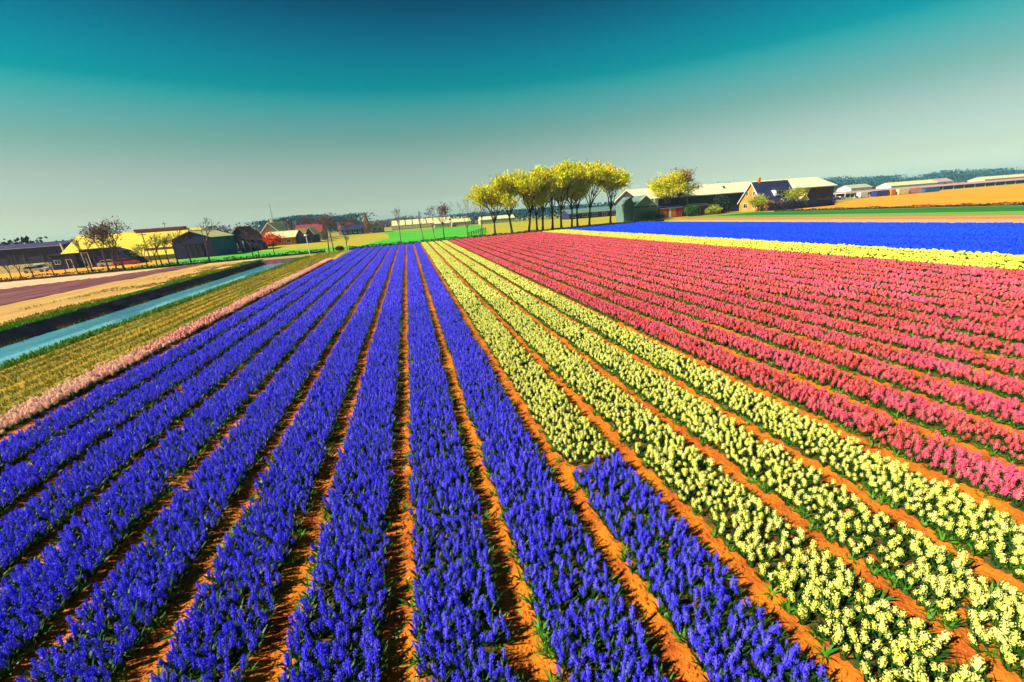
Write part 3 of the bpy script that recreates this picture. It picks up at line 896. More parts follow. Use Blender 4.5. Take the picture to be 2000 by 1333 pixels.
# trees at the farm
tree('farm_tree', 'broad yellow-green tree before the white barn roof', 80.2, 119.5, 12.2, .28, 'willow', 9000, .5, .3, limbs=6, spread=.6, depth=4, up=.3, seed=311, clump=.95, xs=1.0)
tree('farm_tree', 'amber brown-topped tree leaning over the barn beside the yellow-green one', 83.8, 119.8, 13.4, .45, 'amber', 5000, .5, .32, limbs=6, spread=.6, depth=4, up=.3, seed=317, clump=.8, xs=1.0)
for (x, y, h, lf, lab) in [(104.0, 109.0, 4.4, 'limeshrub', 'yellow-green bushy tree before the brick house front'), (114.5, 107.2, 5.2, 'limeshrub', 'lime-leaved young tree before the dormer of the house'),
                           (-41.5, 214, 9.0, 'brownleaf', 'brown leafy tree behind the double-gabled shed'), (-37.5, 224, 10.5, 'brownleaf', 'tall brown tree beside the far red-roofed house'), (-30.5, 236, 9.0, 'brownleaf', 'brown tree beside the low dark house with white windows'),
                           (-47.5, 232, 10.0, 'brownleaf', 'brown tree behind the orange brick gable')]:
    tree('garden_tree', lab, x, y, h, .25, lf, 1400, .5, .14, limbs=5, spread=.6, depth=3, seed=int(abs(x)) + 400, clump=.8)
# the orange conifer by the far gabled house
t = thing('conifer', 'pointed orange conifer standing by the far white gabled house', 'tree', (-20.5, 236, 0))
MB().tube((-20.5, 236, 0), (-20.5, 236, 9), .3, .05, 6).build('trunk', M['bark'], t)
g = np.random.default_rng(5)
zz = g.random(2600) ** 1.3; rad = (1 - zz) ** .7 * 2.1 * g.random(2600) ** .35 * (1 + .15 * np.sin(zz * 40)); aa = g.uniform(0, 6.28, 2600)
C = np.stack([rad * np.cos(aa), rad * np.sin(aa), .6 + zz * 9.6], 1)
D = np.stack([np.cos(aa) * .5, np.sin(aa) * .5, np.ones(2600)], 1)
quads_obj('crown', leaf_quads(g, C, D, .6), M['orangeleaf'], t)

# shrubs
def shrub(name, label, x, y, rx, ry, h, mat, n=900, ls=.3, seed=0, cat='shrub', group=None):
    g = np.random.default_rng(seed + 77)
    t = thing(name, label, cat, (x, y, 0), group)
    mb = MB()
    for i in range(5):
        a = i * 1.26 + g.uniform(0, .5)
        mb.tube((x, y, 0), (x + rx * .6 * math.cos(a), y + ry * .6 * math.sin(a), h * .65), .05, .02, 4)
    mb.build('stem', M['bark'], t)
    u = g.normal(0, 1, (n, 3)); u /= np.linalg.norm(u, axis=1)[:, None]
    rr = (g.random(n) ** .4)[:, None] * (.8 + .45 * vnoise(u[:, 0] * 2.5 + seed, u[:, 1] * 2.5 + u[:, 2] * 2, seed))[:, None]
    C = u * rr * np.array([rx, ry, h * .55]) + np.array([0, 0, h * .5])
    C[:, 2] = np.maximum(C[:, 2], .08)
    quads_obj('foliage', leaf_quads(g, C, u, ls, 1.9, .3), M[mat], t)
    return t
shrub('shrub', 'bright green shrub at the foot of the grey-green shed', 69.5, 112.5, 2.6, 1.6, 2.6, 'shrub', 1200, .4, 1)
shrub('shrub', 'low green shrub between grey-green shed and red wall', 73.0, 113.5, 1.6, 1.2, 1.6, 'shrub', 700, .35, 2)
shrub('shrub', 'yellow-leaved shrub mound before the dark barn wall', 92.0, 114.0, 3.2, 1.8, 2.6, 'limeshrub', 1500, .4, 3)
shrub('shrub', 'dark green bush between red wall and white framed window', 84.6, 114.2, 2.2, 1.6, 3.4, 'shrub', 1100, .4, 4)
shrub('shrub', 'orange bush at the corner of the brick house', 105.6, 106.6, 1.6, 1.4, 3.0, 'orangeleaf', 800, .35, 5)
shrub('shrub', 'dark bush standing before the long barn wall', 97.0, 117.0, 4.2, 2.0, 5.2, 'darkhedge', 2000, .5, 6)
shrub('shrub', 'small dark bush on the field end near the lone sapling', -14.3, 93.6, 1.0, .7, 1.0, 'darkhedge', 500, .25, 7)

def hedge(name, label, pts, w, h, mat, dens, ls, seed=0, cat='hedge', kind=None):
    g = np.random.default_rng(seed + 900)
    Q = []
    core = MB()
    for (xa, ya), (xb, yb) in zip(pts[:-1], pts[1:]):
        L = math.hypot(xb - xa, yb - ya)
        n = int(L * dens)
        t = g.random(n)
        nx, ny = -(yb - ya) / L, (xb - xa) / L
        hh = h * (.65 + .6 * vnoise(t * L * .5, t * 0 + seed, seed + 5))
        o = g.normal(0, .38, n) * w
        z = hh * g.random(n) ** .6
        C = np.stack([xa + (xb - xa) * t + nx * o, ya + (yb - ya) * t + ny * o, z], 1)
        Q.append(leaf_quads(g, C, np.tile([0, 0, 1.0], (n, 1)), ls, 2.2, .45))
        m_ = max(2, int(L / 3))
        for i in range(m_):
            p, q = i / m_, (i + 1) / m_
            A = Vector((xa + (xb - xa) * p, ya + (yb - ya) * p, 0)); Bv = Vector((xa + (xb - xa) * q, ya + (yb - ya) * q, 0))
            N_ = Vector((nx, ny, 0)) * w * .35
            tz = h * .5 * g.uniform(.8, 1.1)
            core.add([A - N_, Bv - N_, Bv + N_, A + N_, A - N_ * .6 + Vector((0, 0, tz)), Bv - N_ * .6 + Vector((0, 0, tz)), Bv + N_ * .6 + Vector((0, 0, tz)), A + N_ * .6 + Vector((0, 0, tz))],
                     [(4, 5, 6, 7), (0, 1, 5, 4), (1, 2, 6, 5), (2, 3, 7, 6), (3, 0, 4, 7)])
    t = thing(name, label, cat, (0, 0, 0))
    if kind: t['kind'] = kind
    core.build('branches', M[mat], t)
    quads_obj('foliage', np.concatenate(Q), M[mat], t)
    return t
hedge('ditch_hedge', 'low dark scrub along the ditch at the end of the beds', [(x, end_y(x) + 1.0) for x in (-12.5, 10, 30, 50, 66)], .8, .75, 'darkhedge', 55, .3, 1)
hedge('ditch_hedge', 'low dark scrub along the ditch behind the ploughed field', [(-82, 87.4), (-66, 88.0), (-52, 88.6), (-38, 90.8), (-27, 91.8), (-17, 92.6)], .9, .7, 'darkhedge', 45, .3, 2)
hedge('garden_hedge', 'dark clipped hedge in front of the brick house', [(104, 105.5), (112, 105.2), (126, 106.2), (133, 109.5)], 1.2, 2.1, 'violethedge', 190, .32, 3)
hedge('field_hedge', 'thin dark hedge line along the orange field', [(101, 30), (101.5, 60), (101, 100)], .6, .5, 'darkhedge', 45, .3, 4)

# ------------------------------------------------------------------ buildings
def bm_(name, c, c2=None, rough=.8, **k):
    M[name] = pmat(name, c, rough, col2=c2, scale=k.pop('scale', .6), **k)
bm_('barn_wall', (0.035, 0.014, 0.03), (0.06, 0.03, 0.05))
bm_('barn_roof', (1.0, 0.95, 0.58), (0.9, 0.8, 0.4), .6, stretch=(1, .3, 1))
bm_('cream_roof', (0.88, 0.8, 0.4), (0.8, 0.7, 0.25), .6)
bm_('yellow_roof', (0.92, 0.72, 0.03), (0.85, 0.62, 0.05), .6, scale=.2)
bm_('yellow_wall', (0.9, 0.72, 0.08), (0.8, 0.6, 0.06), scale=.3)
bm_('slate', (0.02, 0.02, 0.07), (0.035, 0.04, 0.12), .55)
bm_('brick', (0.85, 0.44, 0.04), (0.7, 0.2, 0.03), scale=1.2)
bm_('redroof', (0.36, 0.05, 0.05), (0.25, 0.03, 0.06))
bm_('redwall', (0.62, 0.03, 0.02), (0.45, 0.03, 0.03))
bm_('orangewall', (0.75, 0.3, 0.03), (0.65, 0.16, 0.02))
bm_('greywall', (0.2, 0.3, 0.2), (0.26, 0.32, 0.17))
bm_('greyroof', (0.12, 0.22, 0.19), (0.18, 0.27, 0.2))
bm_('bluewall', (0.02, 0.13, 0.32), (0.03, 0.18, 0.4))
bm_('violetwall', (0.035, 0.02, 0.12), (0.03, 0.015, 0.07))
bm_('whitepaint', (0.82, 0.78, 0.66))
bm_('pinkwall', (0.6, 0.3, 0.3), (0.7, 0.42, 0.36))
bm_('darkglass', (0.015, 0.02, 0.03), None, .15)
bm_('greenglass', (0.55, 0.6, 0.35), (0.7, 0.66, 0.35), .3)
bm_('metal', (0.3, 0.3, 0.3), None, .4)
bm_('rubber', (0.02, 0.02, 0.02), None, .8)

def roof_slab(mb, a, b, c, d, th):
    """slab from four corner points (eave a-b, ridge c-d above b-a)"""
    a, b, c, d = map(Vector, (a, b, c, d))
    n = (b - a).cross(d - a).normalized()
    if n.z < 0: n = -n
    up = n * th
    mb.add([a, b, c, d, a + up, b + up, c + up, d + up], [(0, 3, 2, 1), (4, 5, 6, 7), (0, 1, 5, 4), (1, 2, 6, 5), (2, 3, 7, 6), (3, 0, 4, 7)])

def gable(name, label, x0, x1, y0, y1, ez, rz, axis, wall, roof, ov=.4, th=.15, cat='building', group=None, verge=None, gutter=True, ridge_off=0.0):
    t = thing(name, label, cat, ((x0 + x1) / 2, (y0 + y1) / 2, 0), group)
    xm, ym = (x0 + x1) / 2, (y0 + y1) / 2
    mb = MB()
    if axis == 'x':
        mb.prism([(x0, y0, 0), (x0, y0, ez), (x0, ym, rz), (x0, y1, ez), (x0, y1, 0)], (x1 - x0, 0, 0))
    else:
        mb.prism([(x0, y0, 0), (x1, y0, 0), (x1, y0, ez), (xm, y0, rz), (x0, y0, ez)], (0, y1 - y0, 0))
    mb.build('wall', M[wall], t)
    rf = MB()
    if axis == 'x':
        sl_ = (rz - ez) / (ym - y0)
        dz = ov * sl_
        roof_slab(rf, (x0 - ov, y0 - ov, ez - dz + .02), (x1 + ov, y0 - ov, ez - dz + .02), (x1 + ov, ym, rz + .02), (x0 - ov, ym, rz + .02), th)
        roof_slab(rf, (x0 - ov, y1 + ov, ez - dz + .02), (x1 + ov, y1 + ov, ez - dz + .02), (x1 + ov, ym, rz + .02), (x0 - ov, ym, rz + .02), th)
        ro = rf.build('roof', M[roof], t)
        MB().tube((x0 - ov, ym, rz + th), (x1 + ov, ym, rz + th), .16, .16, 6).build('ridge_cap', M[roof], t)
        if gutter:
            MB().tube((x0 - ov, y0 - ov - .07, ez - dz), (x1 + ov, y0 - ov - .07, ez - dz), .09, .09, 6).build('gutter', M['metal'], t)
        if verge:
            for xx in (x0 - ov - .04, x1 + ov + .04):
                v = MB()
                v.tube((xx, y0 - ov, ez - dz + .1), (xx, ym, rz + .12), .17, .17, 4); v.tube((xx, ym, rz + .12), (xx, y1 + ov, ez - dz + .1), .17, .17, 4)
                v.build('verge_board', M[verge], t)
    else:
        sl_ = (rz - ez) / (xm - x0)
        dz = ov * sl_
        roof_slab(rf, (x0 - ov, y0 - ov, ez - dz + .02), (x0 - ov, y1 + ov, ez - dz + .02), (xm, y1 + ov, rz + .02), (xm, y0 - ov, rz + .02), th)
        roof_slab(rf, (x1 + ov, y0 - ov, ez - dz + .02), (x1 + ov, y1 + ov, ez - dz + .02), (xm, y1 + ov, rz + .02), (xm, y0 - ov, rz + .02), th)
        rf.build('roof', M[roof], t)
        MB().tube((xm, y0 - ov, rz + th), (xm, y1 + ov, rz + th), .14, .14, 6).build('ridge_cap', M[roof], t)
        if verge:
            v = MB(); yy = y0 - ov - .04
            v.tube((x0 - ov, yy, ez - dz + .1), (xm, yy, rz + .12), .15, .15, 4); v.tube((xm, yy, rz + .12), (x1 + ov, yy, ez - dz + .1), .15, .15, 4)
            v.build('verge_board', M[verge], t)
    return t

def opening(t, face, u, z, w, h, pos, frame='whitepaint', pane='darkglass', name='window', bars=1):
    """a framed window or door standing proud of a wall; face '-y' (u = x), '-x' or '+x' (u = y); pos = the wall plane"""
    fw_ = .12
    def bx(mb, u0, z0, u1, z1, d0, d1):
        if face == '-y': mb.box(u0, pos - d1, z0, u1, pos - d0, z1)
        elif face == '-x': mb.box(pos - d1, u0, z0, pos - d0, u1, z1)
        else: mb.box(pos + d0, u0, z0, pos + d1, u1, z1)
    a, b, c, d = u - w / 2, u + w / 2, z, z + h
    mb = MB()
    bx(mb, a, c, a + fw_, d, -.02, .09); bx(mb, b - fw_, c, b, d, -.02, .09)
    bx(mb, a + fw_, c, b - fw_, c + fw_, -.02, .085); bx(mb, a + fw_, d - fw_, b - fw_, d, -.02, .085)
    for i in range(bars):
        uu = a + (b - a) * (i + 1) / (bars + 1)
        bx(mb, uu - .04, c + fw_, uu + .04, d - fw_, 0, .07)
    wn = mb.build(name, M[frame], t)
    wn_loc = wn
    pb = MB()
    bx(pb, a + fw_, c + fw_, b - fw_, d - fw_, -.01, .03)
    off = Vector(t.location)
    V = [(v[0] - off.x, v[1] - off.y, v[2] - off.z) for v in pb.V]
    mesh_obj('pane', V, pb.F, M[pane], wn)
    return wn

# --- the long barn behind the brick house
t = gable('barn', 'long dark barn with a pale roof behind the brick house', 73, 150, 124, 140, 6.1, 9.3, 'x', 'barn_wall', 'barn_roof', ov=.6, th=.22)
for xx in (90, 101, 111):
    MB().tube((xx, 123.85, 0), (xx, 123.85, 5.8), .13, .13, 6).build('downpipe', M['whitepaint'], t)
mb = MB()
mb.add([(106.4, 127.2, 7.62), (107.2, 127.2, 7.62), (108.4, 129.4, 8.5), (107.6, 129.4, 8.5)], [(0, 1, 2, 3)]); mb.prism([(106.4, 127.2, 7.62), (107.2, 127.2, 7.62), (108.4, 129.4, 8.5), (107.6, 129.4, 8.5)], (0, 0, .12))
mb.build('vent_or_shade_strip', M['barn_wall'], t)
for xx, w in ((97, 1.6), (99.5, 1.6), (103, 1.4)):
    opening(t, '-y', xx, 2.2, w, 1.3, 124)
opening(t, '-y', 140, 0, 4.2, 4.2, 124, 'violetwall', 'violetwall', 'door', 3)
opening(t, '-y', 134, 1.6, 1.2, 1.1, 124)
for xx in np.arange(76, 150, 6.0):
    if all(abs(xx - q) > 2.6 for q in (97, 99.5, 103, 140, 134, 90, 101, 111)):
        MB().box(xx - .12, 123.9, 0, xx + .12, 123.99, 5.7).build('wall_post', M['violetwall'], t)
for xx in np.arange(75.5, 149, 3.5):
    q = MB(); roof_slab(q, (xx - .05, 123.45, 6.12), (xx + .05, 123.45, 6.12), (xx + .05, 131.9, 9.5), (xx - .05, 131.9, 9.5), .08); q.build('roof_seam', M['metal'], t)
# --- the brick house
t = gable('brick_house', 'brick house with steep dark slate roof, white verges and a dormer', 107, 120, 111, 120, 2.8, 8.4, 'x', 'brick', 'slate', ov=.45, verge='whitepaint')
opening(t, '-x', 114.3, 4.6, 1.1, 1.4, 107); opening(t, '-x', 117.2, 4.6, 1.1, 1.4, 107)
opening(t, '-x', 113.6, .9, 1.8, 1.5, 107); opening(t, '-x', 117.4, .9, 1.8, 1.5, 107)
opening(t, '-y', 110, .9, 1.6, 1.4, 111); opening(t, '-y', 113.4, .1, 1.1, 2.2, 111, pane='redwall', name='door', bars=0); opening(t, '-y', 117, .9, 1.8, 1.4, 111)
MB().box(109.0, 115.2, 7.6, 109.8, 116.0, 9.9).build('chimney', M['brick'], t)
# dormer
mb = MB(); mb.box(112.2, 111.5, 4.1, 116.4, 114.4, 5.9)
dm = mb.build('dormer', M['whitepaint'], t)
mb = MB(); mb.add([(111.9, 111.1, 5.92), (116.7, 111.1, 5.92), (116.7, 115.0, 6.7), (111.9, 115.0, 6.7), (111.9, 111.1, 6.1), (116.7, 111.1, 6.1), (116.7, 115.0, 6.9), (111.9, 115.0, 6.9)],
                  [(0, 3, 2, 1), (4, 5, 6, 7), (0, 1, 5, 4), (1, 2, 6, 5), (2, 3, 7, 6), (3, 0, 4, 7)])
mb.build('dormer_roof', M['slate'], t)
opening(t, '-y', 113.4, 4.4, 1.7, 1.2, 111.5); opening(t, '-y', 115.3, 4.4, 1.7, 1.2, 111.5)
# lean-to with a pale front beside the house
t = gable('garden_shed', 'small pale shed at the end of the brick house', 122.0, 125.0, 111.5, 114.5, 2.3, 3.8, 'y', 'whitepaint', 'cream_roof', ov=.25)
opening(t, '-y', 123.5, .1, 2.0, 1.9, 111.5, name='door', bars=1)
# --- grey-green shed with two gables
t = gable('double_shed', 'grey-green shed with twin pointed gables beside the row of trees', 66.5, 73.5, 116, 122, 4.2, 6.9, 'y', 'greywall', 'greyroof', ov=.25, verge='whitepaint')
mb = MB(); mb.prism([(63.4, 116.8, 0), (66.45, 116.8, 0), (66.45, 116.8, 5.4), (65.8, 116.8, 7.0), (63.4, 116.8, 4.9)], (0, 5, 0)); mb.build('side_bay', M['greyroof'], t)
MB().box(66.2, 115.7, 3.75, 73.8, 115.95, 4.05).build('canopy', M['barn_wall'], t)
MB().box(73.9, 117, 0, 75, 118, 6.0).build('chimney', M['greywall'], t)
opening(t, '-y', 70, 0, 2.6, 2.4, 116, 'greyroof', 'greywall', 'door')
# --- low red and orange outbuilding
t = gable('red_outbuilding', 'low red and orange outbuilding beside the grey-green shed', 75.5, 83.5, 117.2, 121, 2.9, 3.4, 'x', 'redwall', 'slate', ov=.2)
for i, xx in enumerate(np.arange(76.0, 83.2, .8)):
    MB().box(xx - .36, 117.02, .1, xx + .36, 117.18, 2.75).build('plank', M['orangewall' if i in (0, 1, 2, 5, 6) else ('whitepaint' if i in (4,) else 'redwall')], t)
t = gable('red_annex', 'small red annex with a white framed double window', 87, 93, 117, 121, 2.9, 3.3, 'x', 'redwall', 'cream_roof', ov=.25)
opening(t, '-y', 88.8, .3, 2.2, 2.2, 117, bars=1)
MB().box(90.7, 116.8, .05, 92.6, 116.98, 2.6).build('red_panel', M['redwall'], t)

# --- canal-side farm, from far to near
t = gable('violet_barn', 'very long dark violet shed behind the orange field', -150, -93, 142, 156, 5.4, 6.3, 'x', 'violetwall', 'violetwall', ov=.3)
for xx in np.arange(-146, -94, 6):
    MB().box(xx - .1, 141.86, 0, xx + .1, 141.98, 5.1).build('wall_post', M['barn_wall'], t)
for xx in (-140, -120, -104): opening(t, '-y', xx, 0, 4, 4, 142, 'barn_wall', 'slate', 'door', 3)
MB().tube((-92.3, 141, 0), (-92.3, 141, 6), .18, .18, 6).build('downpipe', M['whitepaint'], t)
t = gable('yellow_barn', 'big barn with a bright yellow sloping roof and red ridge', -85, -56, 126, 148, 1.3, 7.1, 'x', 'yellow_wall', 'yellow_roof', ov=.5, th=.2)
MB().box(-72, 136.2, 7.22, -60, 137.8, 8.0).build('ridge_vent', M['redroof'], t)
MB().box(-66.5, 127.6, 1.9, -56.4, 130.6, 3.0).build('vent_or_shade_strip', M['redroof'], t)  # dark strip built in place of the eave's shadow
t = thing('dark_shed', 'low dark shed with a slanting end before the yellow roof', 'shed', (-70, 116, 0))
mb = MB(); mb.prism([(-72.5, 115, 0), (-61.5, 115, 0), (-64.5, 115, 3.1), (-66.5, 115, 3.9), (-72.5, 115, 3.9)], (0, 3.6, 0)); mb.build('wall', M['violetwall'], t)
rf = MB(); rf.box(-72.8, 114.7, 3.93, -66.4, 119, 4.08); rf.build('roof', M['barn_wall'], t)
opening(t, '-y', -71.6, .2, 1.3, 3.2, 115, bars=1)
opening(t, '-y', -68.8, 0, 2.4, 2.6, 115, 'barn_wall', 'violetwall', 'door', 1)
t = thing('dark_cabin', 'small flat dark cabin beside the low dark shed', 'shed', (-77, 117, 0))
MB().box(-79, 116, 0, -74.2, 119.5, 3.2).build('wall', M['violetwall'], t); MB().box(-79.3, 115.7, 3.22, -73.9, 119.8, 3.4).build('roof', M['barn_wall'], t)
opening(t, '-y', -77.8, 1.2, 1.2, 1.0, 116); opening(t, '-y', -75.6, 0, 1.1, 2.2, 116, pane='violetwall', name='door', bars=0)
t = gable('blue_barn', 'barn with dark front, panelled side coloured blue for shade and pale yellow roof', -55.2, -46.6, 117.5, 131, 4.6, 6.3, 'y', 'violetwall', 'cream_roof', ov=.2)
for i, yy in enumerate(np.arange(118.3, 130.6, 1.35)):
    MB().box(-46.58, yy - .6, .15, -46.46, yy + .6, 4.35).build('panel', M['bluewall'], t)  # panel blue is the shaded side's tint put into the colour
opening(t, '-y', -51, 0, 3.6, 3.4, 117.5, 'violetwall', 'barn_wall', 'door', 2)
t = gable('red_roof_house', 'house with dark red roof and violet walls behind the blue barn', -50, -42.6, 134.5, 144, 2.9, 6.6, 'y', 'violetwall', 'redroof', ov=.35)
opening(t, '-y', -48, 1, 1.4, 1.3, 134.5); opening(t, '-y', -44.5, 1, 1.4, 1.3, 134.5)
t = thing('lean_to', 'low dark lean-to beside the red roofed house', 'shed', (-42, 135, 0))
mb = MB(); mb.prism([(-46, 132.2, 0), (-40.4, 132.2, 0), (-40.4, 132.2, 2.7), (-46, 132.2, 3.6)], (0, 2.2, 0)); mb.build('wall', M['violetwall'], t)
rf = MB(); roof_slab(rf, (-40.2, 132, 2.75), (-40.2, 134.5, 2.75), (-46.1, 134.5, 3.68), (-46.1, 132, 3.68), .1); rf.build('roof', M['slate'], t)
MB().box(-45.2, 132.05, 0, -44.9, 132.18, 2.9).build('downpipe', M['whitepaint'], t)
# white gabled house, long orange shed and double gables
t = gable('white_gable_house', 'white-verged gabled house with a chimney above the orange shed', -51, -43.5, 166, 180, 3.6, 7.7, 'y', 'pinkwall', 'cream_roof', ov=.4, verge='whitepaint')
MB().box(-47.7, 170, 7.0, -46.8, 171, 9.2).build('chimney', M['whitepaint'], t)
opening(t, '-y', -48.3, 4, 1.0, 1.2, 166); opening(t, '-y', -46.1, 4, 1.0, 1.2, 166)
t = gable('red_ridge_house', 'house with pinkish red roof behind the orange shed', -43, -33.5, 182, 192, 3.4, 6.2, 'x', 'pinkwall', 'redroof', ov=.35)
MB().box(-34.8, 186.4, 5.6, -33.9, 187.4, 7.6).build('chimney', M['redroof'], t)
opening(t, '-y', -40, 1.2, 1.4, 1.4, 182); opening(t, '-y', -36.5, 1.2, 1.4, 1.4, 182)
t = gable('orange_shed', 'long low shed with cream roof and orange wall', -47.5, -37.8, 158.5, 168, 2.5, 4.4, 'x', 'orangewall', 'cream_roof', ov=.3)
for xx in (-45.5, -43, -40): opening(t, '-y', xx, .7, 1.3, 1.2, 158.5)
for i in range(2):
    x0 = -37.4 + i * 2.9
    t = gable('gabled_shed', ['dark gabled shed joined to the cream roofed orange shed', 'dark gabled shed, the outer of the two beside the orange shed'][i], x0, x0 + 2.8, 158.6, 168, 2.8, 4.7 if i == 0 else 5.1, 'y', 'violetwall', 'cream_roof', ov=.05)
    opening(t, '-y', x0 + 1.4, 0, 1.6, 2.2, 158.6, 'barn_wall', 'violetwall', 'door', 1)
t = thing('red_container', 'bright red box container by the white gabled house', 'container', (-48.6, 157, 0))
MB().box(-50, 155.6, .15, -47, 158.2, 2.4).build('body', M['redwall'], t)
for xx in np.arange(-49.8, -47.1, .4): MB().box(xx, 155.5, .3, xx + .16, 155.59, 2.3).build('rib', M['redwall'], t)
t = gable('orange_brick_house', 'far house with an orange brick gable beside brown trees', -43.5, -37, 205, 216, 3.4, 6.6, 'y', 'orangewall', 'redroof', ov=.3, verge='whitepaint')
opening(t, '-y', -41.8, 1.2, 1.2, 1.4, 205); opening(t, '-y', -38.8, 1.2, 1.2, 1.4, 205)
t = gable('far_red_house', 'far house with dark red roof among brown trees', -37, -29, 250, 258, 3.4, 6.4, 'x', 'pinkwall', 'redroof', ov=.3)
opening(t, '-y', -35, 1.6, 1.5, 1.5, 250); opening(t, '-y', -31.5, 1.6, 1.5, 1.5, 250)
t = gable('dark_bungalow', 'low dark house with a line of white framed windows', -34, -21, 241, 248, 3.0, 5.0, 'x', 'violetwall', 'slate', ov=.3)
for xx in (-32.5, -30, -27.5, -25, -22.6): opening(t, '-y', xx, .8, 1.4, 1.5, 241)
t = gable('far_gabled_house', 'far white gabled house with pink walls by the orange conifer', -18.6, -12.8, 238, 250, 3.2, 6.4, 'y', 'pinkwall', 'redroof', ov=.4, verge='whitepaint')
opening(t, '-y', -17, 1.2, 1.3, 1.5, 238); opening(t, '-y', -14.3, 1.2, 1.3, 1.5, 238); opening(t, '-y', -15.7, 3.6, 1.1, 1.2, 238)
# long greenhouse beyond the meadow
t = thing('greenhouse', 'long pale greenhouse with dark roof ribs beyond the green meadow', 'greenhouse', (12, 270, 0))
GX0, GX1, GY0, GY1 = -9.5, 42, 268, 292
mb = MB(); mb.prism([(GX0, GY0, 0), (GX0, GY0, 2.4), (GX0, (GY0 + GY1) / 2, 5.4), (GX0, GY1, 2.4), (GX0, GY1, 0)], (GX1 - GX0, 0, 0)); mb.build('frame', M['greenglass'], t)
bay = (GX1 - GX0) / 12
for i in range(12):
    a_, b_ = GX0 + i * bay + .2, GX0 + (i + 1) * bay - .2
    rf = MB(); roof_slab(rf, (a_, GY0 - .2, 2.42), (b_, GY0 - .2, 2.42), (b_, (GY0 + GY1) / 2 - .1, 5.45), (a_, (GY0 + GY1) / 2 - .1, 5.45), .1); rf.build('roof_pane', M['cream_roof'], t)
    MB().box(a_, GY0 - .12, .5, b_, GY0 - .02, 2.25).build('pane', M['greenglass'], t)
for i in range(13):
    rf = MB(); xx = GX0 + i * bay; roof_slab(rf, (xx - .16, GY0 - .25, 2.5), (xx + .16, GY0 - .25, 2.5), (xx + .16, (GY0 + GY1) / 2, 5.62), (xx - .16, (GY0 + GY1) / 2, 5.62), .12); rf.build('rib', M['barn_wall'], t)
# low blue-roofed shed behind the row of trees and hoop greenhouses
t = gable('blue_low_shed', 'low dark blue shed behind the tall tree row', 74, 112, 188, 200, 2.6, 4.4, 'x', 'violetwall', 'greyroof', ov=.3)
for xx in np.arange(77, 111, 5): opening(t, '-y', xx, .7, 2.4, 1.4, 188)
for i, (x0, x1, y0) in enumerate([(24, 34, 232), (40, 60, 236), (14, 22, 228)]):
    t = gable('polytunnel', ['pale low greenhouse behind the first tall trees', 'pale low greenhouse behind the middle of the tall row', 'small pale greenhouse behind the bare trees'][i], x0, x1, y0, y0 + 8, 2.2, 3.8, 'x', 'greenglass', 'cream_roof', ov=.1)
    for xx in np.arange(x0 + 1, x1 - .5, 2): MB().box(xx - .06, y0 - .08, 0, xx + .06, y0 - .01, 2.1).build('rib', M['metal'], t)

# --- far right: long low shed, parked vehicles, greenhouses
t = gable('long_low_shed', 'very long low shed with a pinkish roof behind the parked vehicles', 178, 420, 176, 184, 1.9, 2.7, 'x', 'violetwall', 'pinkwall', ov=.3)
for xx in np.arange(184, 416, 8): MB().box(xx - .2, 175.8, 0, xx + .2, 175.97, 1.7).build('wall_post', M['whitepaint'], t)
for i, (x0, x1, y0, ez, rz, w, lab) in enumerate([(470, 532, 330, 3.2, 6.4, 'cream_roof', 'far cream roofed greenhouse beyond the orange field'), (580, 780, 320, 2.6, 5.2, 'cream_roof', 'very long far greenhouse at the edge of the orange field'),
                                      (420, 446, 330, 4, 7, 'greenglass', 'small far pale shed among the blue trees'), (548, 566, 352, 3.5, 6.5, 'redwall', 'far red roofed house between the two long greenhouses'), (580, 606, 362, 3.5, 7, 'pinkwall', 'far pink roofed house behind the long greenhouse'),
                                      (330, 352, 292, 3, 5.5, 'whitepaint', 'far white roofed shed beside the big barn end')]):
    t = gable('far_building', lab, x0, x1, y0, y0 + 14, ez, rz, 'x', 'whitepaint' if i != 1 else 'cream_roof', w, ov=.4)
    for xx in np.arange(x0 + 4, x1 - 3, 10): opening(t, '-y', xx, .8, 3.5, 2.0, y0, pane='greenglass' if i < 3 else 'darkglass')

